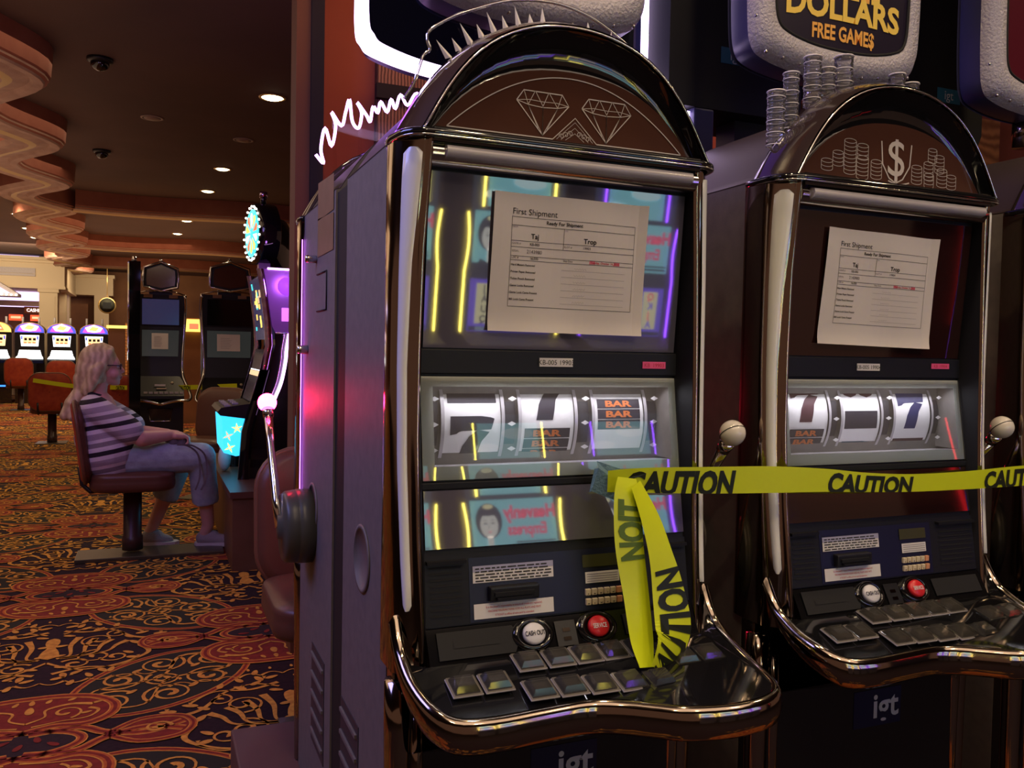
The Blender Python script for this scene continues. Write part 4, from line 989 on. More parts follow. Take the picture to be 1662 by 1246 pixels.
# coin stacks in acrylic
r = empty('coin_topper', (.703, .02, 1.60), 0, 'row of clear acrylic coin stacks standing on the dollar sign slot machine', 'topper')
for x, z0, z1, w_ in ((-.240, 1.625, 1.726, .034), (-.206, 1.66, 1.765, .030), (-.155, 1.70, 1.803, .034), (-.118, 1.73, 1.786, .030), (-.078, 1.74, 1.815, .036), (.062, 1.75, 1.800, .032), (.098, 1.735, 1.786, .034), (.136, 1.715, 1.763, .032), (.168, 1.690, 1.738, .030), (.196, 1.66, 1.705, .026)):
    b = MB(); T = Matrix.Translation((x, .0, z0-1.60)); h = z1-z0; k = max(3, int(h/.011)); prof = []
    for i in range(k): prof += [(w_/2, h*i/k+.001), (w_/2, h*(i+.75)/k), (w_/2*.93, h*(i+.9)/k)]
    b.lathe(prof, 'acrylic_coin', 20, T)
    for i in range(0, k+1, 2): b.tube([(x+w_/2*math.cos(t), w_/2*math.sin(t), z0-1.60+h*i/k) for t in [2*PI*j/20 for j in range(20)]], .0010, 'etch_edge', 5, closed=True)
    b.tube([(x+w_/2*math.cos(t), w_/2*math.sin(t), z1-1.60) for t in [2*PI*j/20 for j in range(20)]], .0016, 'etch_edge', 5, closed=True)
    b.build('coin_stack', r)
def hanging_sign(x, label, face, words):
    r = empty('hanging_sign', (x, .19, 1.842), 0, label, 'sign')
    def outline(k): return smooth_poly([(-.236*k-.0, .80), (-.236*k, .30), (-.233*k, .115), (-.222*k, .045), (-.186*k, .020), (-.10*k, .004), (0, 0), (.10*k, .004), (.186*k, .020), (.222*k, .045), (.233*k, .115), (.236*k, .30), (.236*k, .80)], 5)
    o = outline(1.0); rows = [[(u*.97, .085, v+.004) for u, v in o], [(u, .075, v) for u, v in o], [(u, .02, v) for u, v in o]]
    b = MB(); b.loft(rows, 'sign_side', True); b.poly2(o, 'sign_side', lambda u, v: (u, .086, v)); b.build('sign_case', r)
    inn = [(u*.80, .055+(v)*.93) for u, v in o]
    b = MB(); rows = [[(u, .02, v) for u, v in o], [(u*.985, .0, v*.99+.005) for u, v in o], [(u*.93, -.018, v*.985+.016) for u, v in o], [(u*.84, -.020, v*.96+.045) for u, v in o], [(u, -.012, v) for u, v in inn]]
    b.loft(rows, 'sign_shell', True)
    for s in (-1, 1):
        for k in range(9): b.sphere((s*.225, -.001, .10+.06*k), .0045, 'chrome', 8)
        for k in range(4): b.sphere((s*(.20-.045*k), -.004, .028-.006*k), .0045, 'chrome', 8)
    b.build('sign_shell', r)
    b = MB(); b.poly2(inn, face, lambda u, v: (u, -.012, v)); b.tube([(u, -.014, v) for u, v in inn], .0035, 'matte_black', 6)
    fo = b.build('sign_face', r)
    for t, sz, z, mm, sxx, bd in words:
        b = MB(); V, Fc = text2d(t, bd); cx = (max(p[0] for p in V))/2
        b.add([((p[0]-cx)*sz*sxx, -.0135, z+(p[1]-.35)*sz-.06*((p[0]-cx)*sz*sxx)**2*4) for p in V], Fc, mm); b.build('sign_lettering', fo)
    b = MB(); b.tube([(0, .07, -.06), (0, .07, .03)], .03, 'dark_chrome', 16); b.build('sign_post', r)
    if words:
        b = MB()
        for k, (dx, h) in enumerate(((-.07, .03), (-.04, .055), (-.01, .035), (.03, .05), (.06, .03), (.09, .045), (-.1, .02))): b.box(dx-.012, dx+.012, -.0130, -.0125, .170, .175+h, ('letter_orange', 'letter_yellow')[k % 2])
        b.build('gold_bars', fo)
    return r
hanging_sign(.768, 'grey framed dark sign with yellow DOLLARS lettering above the coin-topped machine', 'sign_face', [('DOLLARS', .078, .150, 'letter_yellow', .96, .035), ('FREE GAME$', .044, .092, 'letter_orange', .72, .03)])
hanging_sign(.045, 'grey framed maroon sign cut by the top edge above the diamond slot machine', 'sign_maroon', [])
hanging_sign(1.462, 'grey framed sign at the upper right corner of the picture', 'sign_maroon', [])
# neon edged sign box behind
r = empty('neon_edged_sign', (.16, .60, 1.84), 0, 'black sign panel edged with a thick white-violet neon band, behind the diamond machine', 'sign')
ob = smooth_poly([(-.377, .85), (-.376, .25), (-.375, .095), (-.362, .060), (-.335, .040), (-.22, .016), (0, 0), (.22, .016), (.335, .040), (.362, .060), (.375, .095), (.376, .25), (.377, .85)], 6)
ib = [(u*.925, .026+v*.985) for u, v in ob]; n = len(ob)
b = MB(); b.add([(u, 0, v) for u, v in ob]+[(u, 0, v) for u, v in ib]+[(u, .02, v) for u, v in ob], [(i, i+1, n+i+1, n+i) for i in range(n-1)]+[(i, i+1, 2*n+i+1, 2*n+i) for i in range(n-1)], 'neon_white'); b.build('neon_band', r)
b = MB(); b.poly2([(u*.99, v+.003) for u, v in ib], 'gloss_black', lambda u, v: (u, .03, v)); b.loft([[(u, .0, v) for u, v in ib], [(u, .12, v) for u, v in ib]], 'sign_side'); b.build('panel', r)
b = MB(); b.box(.445, .505, -.10, -.02, -.20, .0, 'sign_side', bev=.006); b.build('bracket', r)
b = MB(); b.box(.385, .440, -.09, -.07, -.025, -.010, 'neon_white'); b.build('light_bar', r)
b = MB(); b.box(.425, .443, -.09, -.07, -.085, -.050, 'neon_white'); b.build('light_bar', r)
b = MB(); b.box(-.03, .03, .03, .09, -.08, .02, 'satin_black'); b.build('sign_post', r)
for x0, x1, sx_, lab in ((.53, 1.115, .725, 'black back of a tall display with a blue sticker, left of the DOLLARS sign'), (1.125, 1.60, 1.463, 'black back of a tall display with a blue sticker, right of the DOLLARS sign')):
    r = empty('display_back', ((x0+x1)/2, .5, 1.84), 0, lab, 'display')
    b = MB(); w_ = (x1-x0)/2; b.prism([(-w_, .9), (-w_, .04), (-w_+.012, .012), (-w_+.04, 0), (w_-.04, 0), (w_-.012, .012), (w_, .04), (w_, .9)], 0, .22, 'matte_black'); b.build('housing', r)
    b = MB(); c = sx_-(x0+x1)/2; b.rect2(c-.045, c+.045, .118, .158, 'igt_blue', lambda u, v: (u, -.001, v)); b.text('igt', .036, 'igt_letter', lambda u, v: (u, -.002, v), c, .140); b.build('blue_sticker', r)
    b = MB(); b.box(-.05, .05, .06, .14, -.07, .01, 'satin_black'); b.build('stand', r)

# ------------------------------------------------------------------ casino chairs
def rr(w_, h_, rad, n=5, z0=0):
    pts = []
    for cx, cy, a0 in ((w_/2-rad, h_-rad, 0), (-w_/2+rad, h_-rad, PI/2), (-w_/2+rad, rad, PI), (w_/2-rad, rad, 1.5*PI)):
        for i in range(n+1): a = a0+PI/2*i/n; pts.append((cx+rad*math.cos(a), z0+cy+rad*math.sin(a)))
    return pts
def make_chair(outer='chair_red', inner='chair_brown', plate=True):
    """sitter faces +y; origin on the floor under the post"""
    r = empty('casino_chair')
    b = MB(); o = [(x, y-.22) for x, y in rr(.46, .45, .10, 6)]
    prof = [(.90, .375), (.97, .385), (1.0, .405), (1.0, .430), (.985, .445), (1.0, .458), (.97, .475), (.80, .487), (.0, .490)]
    b.loft([[(x*k, y*k, z) for x, y in o] for k, z in prof], inner, True, True)
    b.poly2([(x*.9, y*.9) for x, y in o], inner, lambda u, v: (u, v, .375)); b.build('seat', r)
    b = MB(); rows = []; rw = []
    o = rr(.46, .46, .13, 7, .42)
    def bend(x, z, y): return (x, y-.235-.13*(z-.42)+.10*x*x*4*.6, z)
    C0 = (0, .65)
    def sc(k): return [(C0[0]+(x-C0[0])*k, C0[1]+(z-C0[1])*k) for x, z in o]
    b.loft([[bend(x, z, -.028) for x, z in sc(k)] for k in (.02, .5, .93)]+[[bend(x, z, -.018) for x, z in sc(.99)]], outer, True, True); bo = b.build('backrest', r)
    b = MB(); b.loft([[bend(x, z, .002) for x, z in sc(1.0)], [bend(x, z, .020) for x, z in sc(.97)], [bend(x, z, .030) for x, z in sc(.88)], [bend(x, z, .034) for x, z in sc(.5)], [bend(x, z, .034) for x, z in sc(.02)]], inner, True, True); b.build('back_cushion', bo)
    b = MB(); b.tube([bend(x, z, -.008) for x, z in sc(1.0)], .011, 'chair_piping', 8, closed=True); b.build('piping', bo)
    for s in (-1, 1): b = MB(); b.tube([(s*.13, -.12, .385), (s*.13, -.215, .378), (s*.13, -.255, .42), (s*.13, -.268, .52)], .013, 'satin_black', 8); b.build('back_bracket', r)
    b = MB(); b.lathe([(.057, .012), (.057, .09), (.050, .095), (.050, .375)], 'chair_post', 24); b.build('post', r)
    if plate: b = MB(); b.box(-.17, .17, -.17, .17, 0, .012, 'kick_plate', bev=.003); b.build('base_plate', r)
    return r
ch = make_chair(plate=False); ch.location = (-.735, 4.14, .026); ch.rotation_euler = (0, 0, -PI/2)
tag(ch, 'red-backed casino chair the woman sits on, seen from the side', 'chair')
ch2 = make_chair('chair_fabric', 'chair_brown'); ch2.location = (-.075, 1.372, .0); ch2.rotation_euler = (0, 0, PI)
tag(ch2, 'brown casino chair pushed up behind the lever with the glowing red ball', 'chair')
proto = make_chair()
for i, (x, y, rz, sz, lab) in enumerate(((-1.79, 10.75, 0, 1.0, 'red-backed casino chair behind the woman to the left, nearest of three'), (-2.90, 16.9, 0, 1.1, 'small red-backed chair at the left before the lit slot machines'), (-2.12, 15.6, .1, 1.08, 'red-backed chair half hidden behind the nearest red one'),
                          (-1.02, 10.0, .1, 1.0, 'red-backed casino chair behind the woman\'s face, before the left dark machine'), (.12, 3.1, .5, 1.0, 'red-backed casino chair seen behind the glowing ball lever'))):
    o = proto if i == 0 else copy_tree(proto); o.location = (x, y, 0); o.rotation_euler = (0, 0, rz); o.scale = (1, 1, sz); tag(o, lab, 'chair')
o = make_chair('chair_brown', 'chair_brown'); o.location = (-.22, 6.1, 0); o.rotation_euler = (0, 0, PI-.55)
tag(o, 'brown vinyl casino chair between the woman and the violet machine', 'chair')
b = MB(); b.box(-1.03, -.235, 4.0, 4.26, 0, .024, 'kick_plate', bev=.004); tag(b.build('foot_plate'), 'dark metal foot plate on the carpet under the woman\'s chair', 'foot plate')
# wooden base of the violet machine
r = empty('wooden_base', (0, 0, 0), 0, 'brown wooden cabinet base under the violet lit machine', 'base')
b = MB(); b.prism([(-.225, 3.56), (.55, 3.56), (.55, 5.4), (-.225, 5.4)], 0.0, .405, 'wood_base', 'z'); b.build('cabinet', r)
b = MB(); b.prism([(-.24, 3.545), (.57, 3.545), (.57, 5.42), (-.255, 5.42)], .405, .44, 'chair_brown', 'z'); b.build('top_board', r)

# ------------------------------------------------------------------ violet lit machine with the wheel topper (faces -x)
PR = [(.436, -.150), (.60, -.140), (.729, -.131), (.82, -.106), (.912, -.079), (1.097, -.027), (1.244, .003), (1.392, -.006), (1.575, -.028), (1.70, -.051)]
r = empty('wheel_slot_machine', (0, 4.33, .4405), 0, 'violet lit slot machine seen from its side, topped by a round wheel of lights', 'slot machine')
Z = lambda z: z-.44
yn, yf_ = -.31, .31
b = MB(); side = [(x+.05, Z(z)) for z, x in PR]+[(.30, Z(1.70)), (.30, 0)]
b.prism(side, yn+.02, yf_-.02, 'gloss_black'); b.build('cabinet', r)
for s, y0 in ((0, yn-.01), (1, yf_-.03)):
    b = MB(); rows = [[(x-.006, y0, Z(z)), (x-.010, y0+.02, Z(z)), (x-.006, y0+.04, Z(z)), (x+.055, y0+.04, Z(z)), (x+.055, y0, Z(z))] for z, x in PR if z < 1.2]
    b.loft(rows, 'gloss_black', True, True)
    rows = [[(x-.006, y0, Z(z)), (x-.010, y0+.02, Z(z)), (x-.006, y0+.04, Z(z)), (x+.035, y0+.04, Z(z)), (x+.035, y0, Z(z))] for z, x in PR if z > .85]
    b.loft(rows, 'violet_trim', True, True); b.build('side_rail', r)
def CF(off):
    zs = [p[0] for p in PR]; xs = [p[1] for p in PR]
    return lambda u, v: (float(np.interp(v, zs, xs))-off, u, Z(v))
def csheet(z0, z1, y0, y1, m, off, name, parent):
    b = MB(); f = CF(off); k = 8
    for i in range(k): b.rect2(y0, y1, z0+(z1-z0)*i/k, z0+(z1-z0)*(i+1)/k, m, f)
    return b.build(name, parent)
sc1 = csheet(1.28, 1.66, yn+.05, yf_-.05, 'screen_dim_blue', .002, 'upper_screen', r)
b = MB(); f = CF(.004); rnd = random.Random(3)
for i in range(16):
    y = rnd.uniform(-.22, .2); z = rnd.uniform(1.31, 1.60); b.rect2(y, y+.05, z, z+rnd.uniform(.02, .05), rnd.choice(['wheel_yellow', 'wheel_teal', 'peach_lit', 'yellow_lit', 'wheel_yellow']), f)
b.build('game_symbols', sc1)
csheet(.90, 1.22, yn+.05, yf_-.05, 'screen_grey_violet', .002, 'lower_screen', r)
b = MB(); f = CF(.004); b.rect2(yn+.06, yf_-.06, 1.055, 1.085, 'peach_lit', f); b.rect2(yn+.06, yf_-.06, 1.088, 1.094, 'white_lit', f); b.build('screen_banner', r)
b = MB(); b.prism([(-.07, Z(.895)), (-.255, Z(.868)), (-.275, Z(.845)), (-.26, Z(.822)), (-.10, Z(.80))], yn+.01, yf_-.01, 'satin_black'); dk = b.build('button_deck', r)
for k in range(7): b = MB(); b.box(-.235+.05*(k % 2), -.200+.05*(k % 2), -.25+.075*k-.02, -.25+.075*k+.03, Z(.872+.008*(k % 2)), Z(.885+.008*(k % 2)), 'frosted_bar', bev=.003); b.build('play_button', dk)
b = MB(); b.prism([(-.25, Z(.805)), (-.10, Z(.80)), (-.13, Z(.585)), (-.17, Z(.578)), (-.238, Z(.60))], yn+.015, yf_-.015, 'screen_cyan')
bg = b.build('belly_glass', r)
b = MB(); 
for (cx, cz, k, mm) in ((-.165, .745, 5, 'yellow_lit'), (-.215, .70, 4, 'peach_lit'), (-.205, .63, 4, 'yellow_lit')):
    for j in range(k): a = 2*PI*j/k+.4; b.add([(cx, yn+.012, Z(cz)), (cx+.012*math.cos(a+.5), yn+.012, Z(cz)+.012*math.sin(a+.5)), (cx+.034*math.cos(a), yn+.012, Z(cz)+.034*math.sin(a)), (cx+.012*math.cos(a-.5), yn+.012, Z(cz)+.012*math.sin(a-.5))], [(0, 1, 2, 3)], mm)
b.build('belly_art', bg)
b = MB(); b.prism([(-.02, Z(1.70)), (.30, Z(1.70)), (.30, Z(1.335)), (.14, Z(1.318)), (.05, Z(1.318)), (.03, Z(1.36))], yn-.012, yn+.0, 'violet_metal')
sp_ = b.build('violet_side_panel', r)
b = MB(); b.tube([(.0, yn-.014, Z(1.702)), (.31, yn-.014, Z(1.700))], .006, 'neon_flame', 8); b.build('edge_light', sp_); b = MB(); b.tube([(.05, yn-.014, Z(1.318)), (.14, yn-.014, Z(1.318)), (.30, yn-.014, Z(1.335))], .006, 'violet_trim', 8); b.build('edge_trim', sp_); b = MB()
pts = smooth_poly([(.13, 1.315), (.115, 1.22), (.11, 1.15), (.085, 1.02), (.04, .90), (.02, .80)], 5)
b.tube([(x, yn-.018, Z(z)) for x, z in pts], .010, 'neon_flame', 8); b.build('curved_light', sp_); b = MB(); b.tube([(x-.03, yn-.012, Z(z)) for x, z in pts], .006, 'violet_trim', 8); b.build('curved_trim', sp_)
b = MB(); T = Matrix.Translation((.115, yn-.012, Z(1.60))) @ Matrix.Rotation(PI/2, 4, 'X'); b.lathe([(.055, 0), (.052, .004), (.001, .006)], 'violet_glow', 28, T); b.box(.085, .17, yn-.016, yn-.012, Z(1.39), Z(1.47), 'pink_glow'); b.build('violet_glow_patch', sp_)  # disc and patch given a violet and pink glow
b = MB(); b.box(.148, .26, yn-.016, yn-.013, Z(1.335), Z(1.535), 'tag_pink'); Ft = lambda u, v: (u, yn-.0168, Z(v))
b.text('KA-005', .062, 'ink', Ft, .152, 1.495, 'L', .72); b.text('19083', .075, 'ink', Ft, .152, 1.405, 'L', .72); b.build('number_tag', sp_)
for k in range(5): b = MB(); b.box(.19, .28, yn-.018, yn-.012, Z(1.565+.028*k), Z(1.577+.028*k), 'matte_black'); b.build('vent_slot', sp_)
b = MB(); b.box(.17, .29, yn-.01, yn+.01, Z(.80), Z(1.28), 'satin_black')
for k in range(3): b.box(.19, .27, yn-.013, yn-.01, Z(1.08+.05*k), Z(1.105+.05*k), 'igt_letter')
b.build('rear_door', r)
# wheel topper
tp = MB(); T = Matrix.Translation((-.055, 0, Z(1.945))) @ Matrix.Rotation(math.radians(10), 4, 'Z') @ Matrix.Rotation(PI/2, 4, 'Y')
tp.lathe([(.185, .0), (.192, .03), (.192, .12), (.16, .135), (.001, .14)], 'gloss_black', 40, T)
wt = tp.build('wheel_case', r)
b = MB(); T2 = T @ Matrix.Translation((0, 0, -.004))
b.lathe([(.150, 0), (.001, -.001)], 'wheel_teal', 36, T2)
for k in range(10):
    a = 2*PI*k/10; m_ = ('wheel_yellow', 'wheel_red', 'white_lit')[k % 3]
    b.add([T2 @ Vector((.03*math.cos(a), .03*math.sin(a), -.003)), T2 @ Vector((.115*math.cos(a-.22), .115*math.sin(a-.22), -.003)), T2 @ Vector((.13*math.cos(a), .13*math.sin(a), -.003)), T2 @ Vector((.115*math.cos(a+.22), .115*math.sin(a+.22), -.003))], [(0, 1, 2, 3)], m_)
b.build('wheel_face', wt)
for k in range(22): a = 2*PI*k/22; b = MB(); p = T @ Vector((.168*math.cos(a), .168*math.sin(a), -.006)); b.sphere(p, .0075, 'bulb', 10); b.build('bulb', wt)
b = MB(); b.box(-.02, .05, -.04, .04, Z(1.70), Z(1.76), 'violet_metal'); b.build('wheel_neck', r); b = MB(); b.tube([(.01, 0, Z(2.13)), (.01, 0, Z(2.19))], .018, 'gloss_black', 12); b.tube([(.01, 0, Z(2.17)), (.01, 0, Z(2.21))], .024, 'violet_trim', 14); b.build('candle_light', r)
r = empty('round_sign', (.17, 4.95, .44), 0, 'round dark disc sign seen from behind, right of the wheel topper', 'sign')
b = MB(); T = Matrix.Translation((0, 0, 1.49)) @ Matrix.Rotation(PI/2, 4, 'Y') @ Matrix.Rotation(.5, 4, 'X'); b.lathe([(.20, -.03), (.215, 0), (.20, .05), (.12, .07), (.001, .075)], 'gloss_black', 36, T); b.build('disc', r)
b = MB(); b.box(-.03, .03, -.03, .03, 0, 1.35, 'satin_black'); b.build('stand', r)
b = MB(); b.sphere((0, 0, 0), .09, 'white_plastic_bag', 16, (.45, .5, .95)); b.sphere((-.01, 0, .08), .05, 'white_plastic_bag', 12, (.5, .5, 1)); o = b.build('plastic_bag'); o.location = (-.205, 4.42, .525); tag(o, 'crumpled white plastic bag on the wooden base beside the cyan belly glass', 'bag')

# ------------------------------------------------------------------ two dark machines at the back
def dark_machine(x, y, w_, label, glow, s=1.0):
    r = empty('dark_slot_machine', (x, y, 0), 0, label, 'slot machine'); h = w_/2
    b = MB(); b.prism([(-.02, 0), (-.02, .60), (-.24, .66), (-.24, .69), (-.05, .90), (.02, 1.45), (-.02, 1.80), (.30, 1.80), (.30, 0)], -h+.02, h-.02, 'satin_black', 'x'); b.build('cabinet', r)
    for sg in (-1, 1):
        b = MB(); b.tube([(sg*p[0], p[1], p[2]) for p in smooth_poly([(h-.01, -.05, 1.80), (h-.005, .0, 1.6), (h-.02, .0, 1.35), (h-.035, -.03, 1.10), (h-.03, -.06, .92), (h+.02, -.16, .78), (h+.05, -.24, .68), (h+.01, -.27, .64), (h-.10, -.28, .64), (0, -.29, .60)], 4)], .016, 'chrome', 8); b.build('chrome_rail', r)
    b = MB(); b.tube([(-h+.01, -.05, 1.80), (-h*.6, -.055, 1.83), (0, -.06, 1.845), (h*.6, -.055, 1.83), (h-.01, -.05, 1.80)], .008, 'dark_chrome', 8); b.build('top_trim', r)
    b = MB(); b.add([(-h+.07, -.028, 1.75), (h-.07, -.028, 1.75), (h-.07, .0, 1.47), (-h+.07, .0, 1.47)], [(0, 3, 2, 1)], glow); b.build('upper_screen', r)
    b = MB(); b.add([(-h+.07, .005, 1.41), (h-.07, .005, 1.41), (h-.08, -.035, 1.12), (-h+.07, -.035, 1.12)], [(0, 3, 2, 1)], 'screen_dim_teal'); b.build('lower_screen', r)
    for sg in (-1, 1): b = MB(); b.box(sg*.13-.045, sg*.13+.045, -.045, -.02, 1.765, 1.80, 'woodgrain_side'); b.build('brown_corner', r)
    hexa = [(-h*.68, 1.88), (-h*.70, 1.98), (-h*.66, 2.09), (0, 2.16), (h*.66, 2.09), (h*.70, 1.98), (h*.66, 1.88), (0, 1.84)]
    b = MB(); b.prism([(u*.97, v*.999) for u, v in hexa], -.05, .10, 'satin_black'); b.tube([(u, -.055, v) for u, v in hexa], .014, 'chrome', 8, closed=True); tp = b.build('top_sign', r)
    b = MB(); b.prism([(u*.82, 1.99+(v-1.99)*.80) for u, v in hexa], -.062, -.055, 'marquee_glass'); b.build('sign_glass', tp)
    b = MB(); b.box(-.12, .12, -.01, .10, 1.78, 1.88, 'satin_black'); b.tube([(0, .05, 2.15), (0, .05, 2.20)], .02, 'chrome', 10); b.build('sign_neck', r)
    b = MB(); b.prism([(-.04, .895), (-.23, .69), (-.23, .66), (-.02, .70)], -h+.04, h-.04, 'bezel', 'x'); dk = b.build('button_deck', r)
    b = MB(); b.box(-.06, .05, -.165, -.155, .795, .815, 'sticker_white'); b.box(-.04, .06, -.19, -.175, .762, .775, 'key_cream'); b.lathe([(.018, 0), (.001, .01)], 'key_cream', 14, Matrix.Translation((.12, -.12, .83)) @ Matrix.Rotation(.9, 4, 'X')); b.build('sticker', dk)
    for k in range(8): b = MB(); b.box(-h+.09+.052*k, -h+.13+.052*k, -.225, -.195, .712, .735, 'frosted_bar', bev=.003); b.build('play_button', dk)
    b = MB(); b.prism([(-.13, .54), (.13, .54), (.10, .40), (-.10, .40)], -.035, -.02, 'gloss_black'); b.tube([(-.13, -.036, .54), (.13, -.036, .54), (.10, -.036, .40), (-.10, -.036, .40)], .006, 'chrome', 6, closed=True); b.build('coin_tray', r)
    return r
dark_machine(-.555, 9.0, .52, 'dark slot machine behind the woman, its upper screen faintly blue', 'screen_dim_blue')
dark_machine(.14, 8.6, .60, 'dark slot machine nearest the violet one, a wide white notice on it', 'gloss_black')
r = empty('tall_display', (-.81, 8.38, 0), .12, 'tall narrow black display with a lit edge left of the dark machines', 'display')
b = MB(); b.prism([(-.05, 0), (-.05, 1.0), (.02, 1.35), (-.02, 1.80), (-.03, 2.10), (.12, 2.10), (.12, 0)], -.055, .055, 'gloss_black', 'x'); b.build('housing', r)
b = MB(); b.tube([(-.06, -.05, .95), (-.055, .0, 1.2), (-.06, .02, 1.38), (-.06, -.01, 1.6), (-.06, -.02, 1.8)], .008, 'chrome', 6); b.tube([(-.058, -.06, 1.5), (-.058, -.05, 1.8)], .004, 'violet_trim', 6); b.build('chrome_edge', r)
b = MB(); b.tube([(0, .04, 2.09), (0, .04, 2.15)], .025, 'chrome', 10); b.build('candle_light', r)
for (cx, y, z0, z1, hw, lab) in ((-.562, 8.955, 1.20, 1.377, .085, 'white notice taped to the lower screen of the left dark machine'), (.131, 8.555, 1.19, 1.376, .12, 'white notice taped to the lower screen of the right dark machine')):
    b = MB(); b.box(-hw, hw, -.002, .0, 0, z1-z0, 'paper')
    for k in range(7): b.box(-hw*.7, hw*(.1+.08*(k % 3)), -.0035, -.002, .03+.018*k, .032+.018*k, 'ink_grey')
    o = b.build('paper_notice'); o.location = (cx, y, z0); o.rotation_euler = (math.radians(-8), 0, 0); tag(o, lab, 'notice')

# ------------------------------------------------------------------ lit machines in the far row, far architecture
def dome_machine(warm=False):
    r = empty('domed_slot_machine')
    b = MB(); b.prism([(-.27, 0), (-.27, 1.46), (.27, 1.46), (.27, 0)], 0, .5, 'gloss_black'); b.prism([(-.13, .90), (0, .98), (0, .86), (-.05, .84)], -.26, .26, 'satin_black', 'x'); b.build('cabinet', r)
    ap = [(-.265*math.cos(PI*i/20), 1.475+.20*math.sin(PI*i/20)**.8) for i in range(21)]
    b = MB(); b.prism([(-.28*math.cos(PI*i/20), 1.465+.215*math.sin(PI*i/20)**.8) for i in range(21)], -.03, .35, 'satin_black'); b.tube([(-.275*math.cos(PI*i/20), -.032, 1.465+.21*math.sin(PI*i/20)**.8) for i in range(21)], .008, 'gold_trim', 6); dm = b.build('dome', r)
    F = lambda o: (lambda u, v: (u, -.032-o, v))
    b = MB(); b.poly2(ap, 'yellow_lit' if warm else 'blue_lit', F(0))
    if not warm: b.poly2([(-.22, 1.50), (-.16, 1.62), (0, 1.675), (.16, 1.62), (.22, 1.50), (.12, 1.49), (-.12, 1.49)], 'purple_lit', F(.002)); b.poly2([(-.12, 1.52), (-.17, 1.60), (0, 1.668), (.17, 1.60), (.12, 1.52), (.0, 1.50)], 'white_lit', F(.004)); b.poly2([(-.10, 1.55), (-.03, 1.63), (.10, 1.60), (.04, 1.53)], 'yellow_lit', F(.006))
    else: b.poly2([(-.14, 1.49), (-.1, 1.6), (.08, 1.63), (.15, 1.50)], 'wheel_red', F(.002)); b.poly2([(-.06, 1.52), (0, 1.60), (.1, 1.55)], 'white_lit', F(.004))
    b.build('dome_glass', dm)
    F2 = lambda o: (lambda u, v: (u, -.002-o, v))
    b = MB(); b.poly2([(-.175, 1.42), (.175, 1.42), (.155, 1.19), (-.155, 1.19)], 'peach_lit' if warm else 'white_lit', F2(0)); b.rect2(-.12, .12, 1.24, 1.39, 'peach_lit', F2(.002))
    for k in range(3): b.rect2(-.10+.08*k, -.05+.08*k, 1.31, 1.36, 'satin_black', F2(.004)); b.rect2(-.11+.08*k, -.055+.08*k, 1.25, 1.28, 'wheel_red', F2(.004))
    for s in (-1, 1): b.rect2(s*.145-.014, s*.145+.014, 1.33, 1.40, 'blue_lit', F2(.003))
    b.build('screen', r)
    b = MB(); b.poly2([(-.22, .99), (-.19, 1.11), (.19, 1.11), (.22, .99)], 'white_lit', F2(0)); b.poly2([(-.23, .985), (.23, .985), (.26, .93), (-.26, .93)], 'white_lit', lambda u, v: (u, -.002-(.985-v)*2, v)); b.build('lit_button_deck', r)
    for s in (-1, 1): b = MB(); b.tube([(s*.15, .2, 1.6), (s*.15, .2, 1.80)], .022, 'frosted_bar', 8); b.build('candle_light', r)
    b = MB(); b.box(-.22, .22, -.02, -.002, .35, .38, 'blue_floor_led'); b.build('blue_light', r)
    return r
dm = dome_machine()
for i, (x, lab) in enumerate(((-3.0, 'leftmost of three blue and yellow domed slot machines in the far row'), (-2.41, 'middle of three blue and yellow domed slot machines in the far row'), (-1.80, 'domed slot machine of the far row just above the woman\'s head'))):
    o = dm if i == 0 else copy_tree(dm); o.location = (x, 19, 0); tag(o, lab, 'slot machine', 'domed machines of the far row')
o = dome_machine(True); o.location = (-3.60, 19, 0); tag(o, 'orange lit domed slot machine at the left picture edge', 'slot machine')
r = empty('cream_portal', (0, 20.2, 0), 0, 'large cream portal of beam and pillar beyond the lit slot machines, at the left edge', 'portal')
b = MB(); b.box(-6, -2.46, 0, 2.9, 2.50, 3.02, 'cream_plaster'); b.box(-6, -2.42, -.05, 2.9, 3.02, 3.08, 'cream_plaster', bev=.01); b.box(-6, -2.38, -.09, 2.9, 3.08, 3.15, 'cream_plaster', bev=.01); b.box(-6, -2.44, -.03, 2.9, 2.46, 2.52, 'cream_plaster'); b.build('beam', r)
b = MB(); b.box(-6, -3.03, -.03, 0, 2.78, 2.90, 'relief_grey'); b.box(-6, -3.03, -.035, 0, 2.72, 2.77, 'relief_grey'); b.build('carved_relief', r)
b = MB(); b.box(-2.96, -2.60, .0, .36, 0, 2.44, 'cream_plaster'); b.box(-2.99, -2.57, -.03, .39, 2.38, 2.46, 'cream_plaster', bev=.01); b.box(-2.91, -2.65, -.012, 0, .3, 2.3, 'cream_plaster'); b.build('pillar', r)
for dy in (1.3, 2.3): b = MB(); b.box(-2.90, -2.55, dy, dy+.36, 0, 2.46, 'cream_plaster'); b.build('pillar', r)
b = MB(); b.box(-6, -3.0, .3, .6, 3.16, 3.19, 'pale_violet_glow'); b.box(-6, -3.02, 1.5, 1.6, 2.10, 2.46, 'pale_violet_glow'); b.build('cove_and_lit_wall', r)  # cove strip above; the wall below gets its violet light as glow
b = MB(); b.box(-6, -3.05, 1.35, 1.5, 2.12, 2.24, 'relief_grey'); b.build('scroll_frieze', r)
r = empty('cream_portal', (0, 23.2, 0), 0, 'smaller farther cream beam and pillar right of the large portal', 'portal')
b = MB(); b.box(-2.5, -1.60, 0, .7, 2.52, 2.96, 'cream_plaster'); b.box(-2.5, -1.56, -.05, .7, 2.96, 3.05, 'cream_plaster', bev=.01); b.build('beam', r)
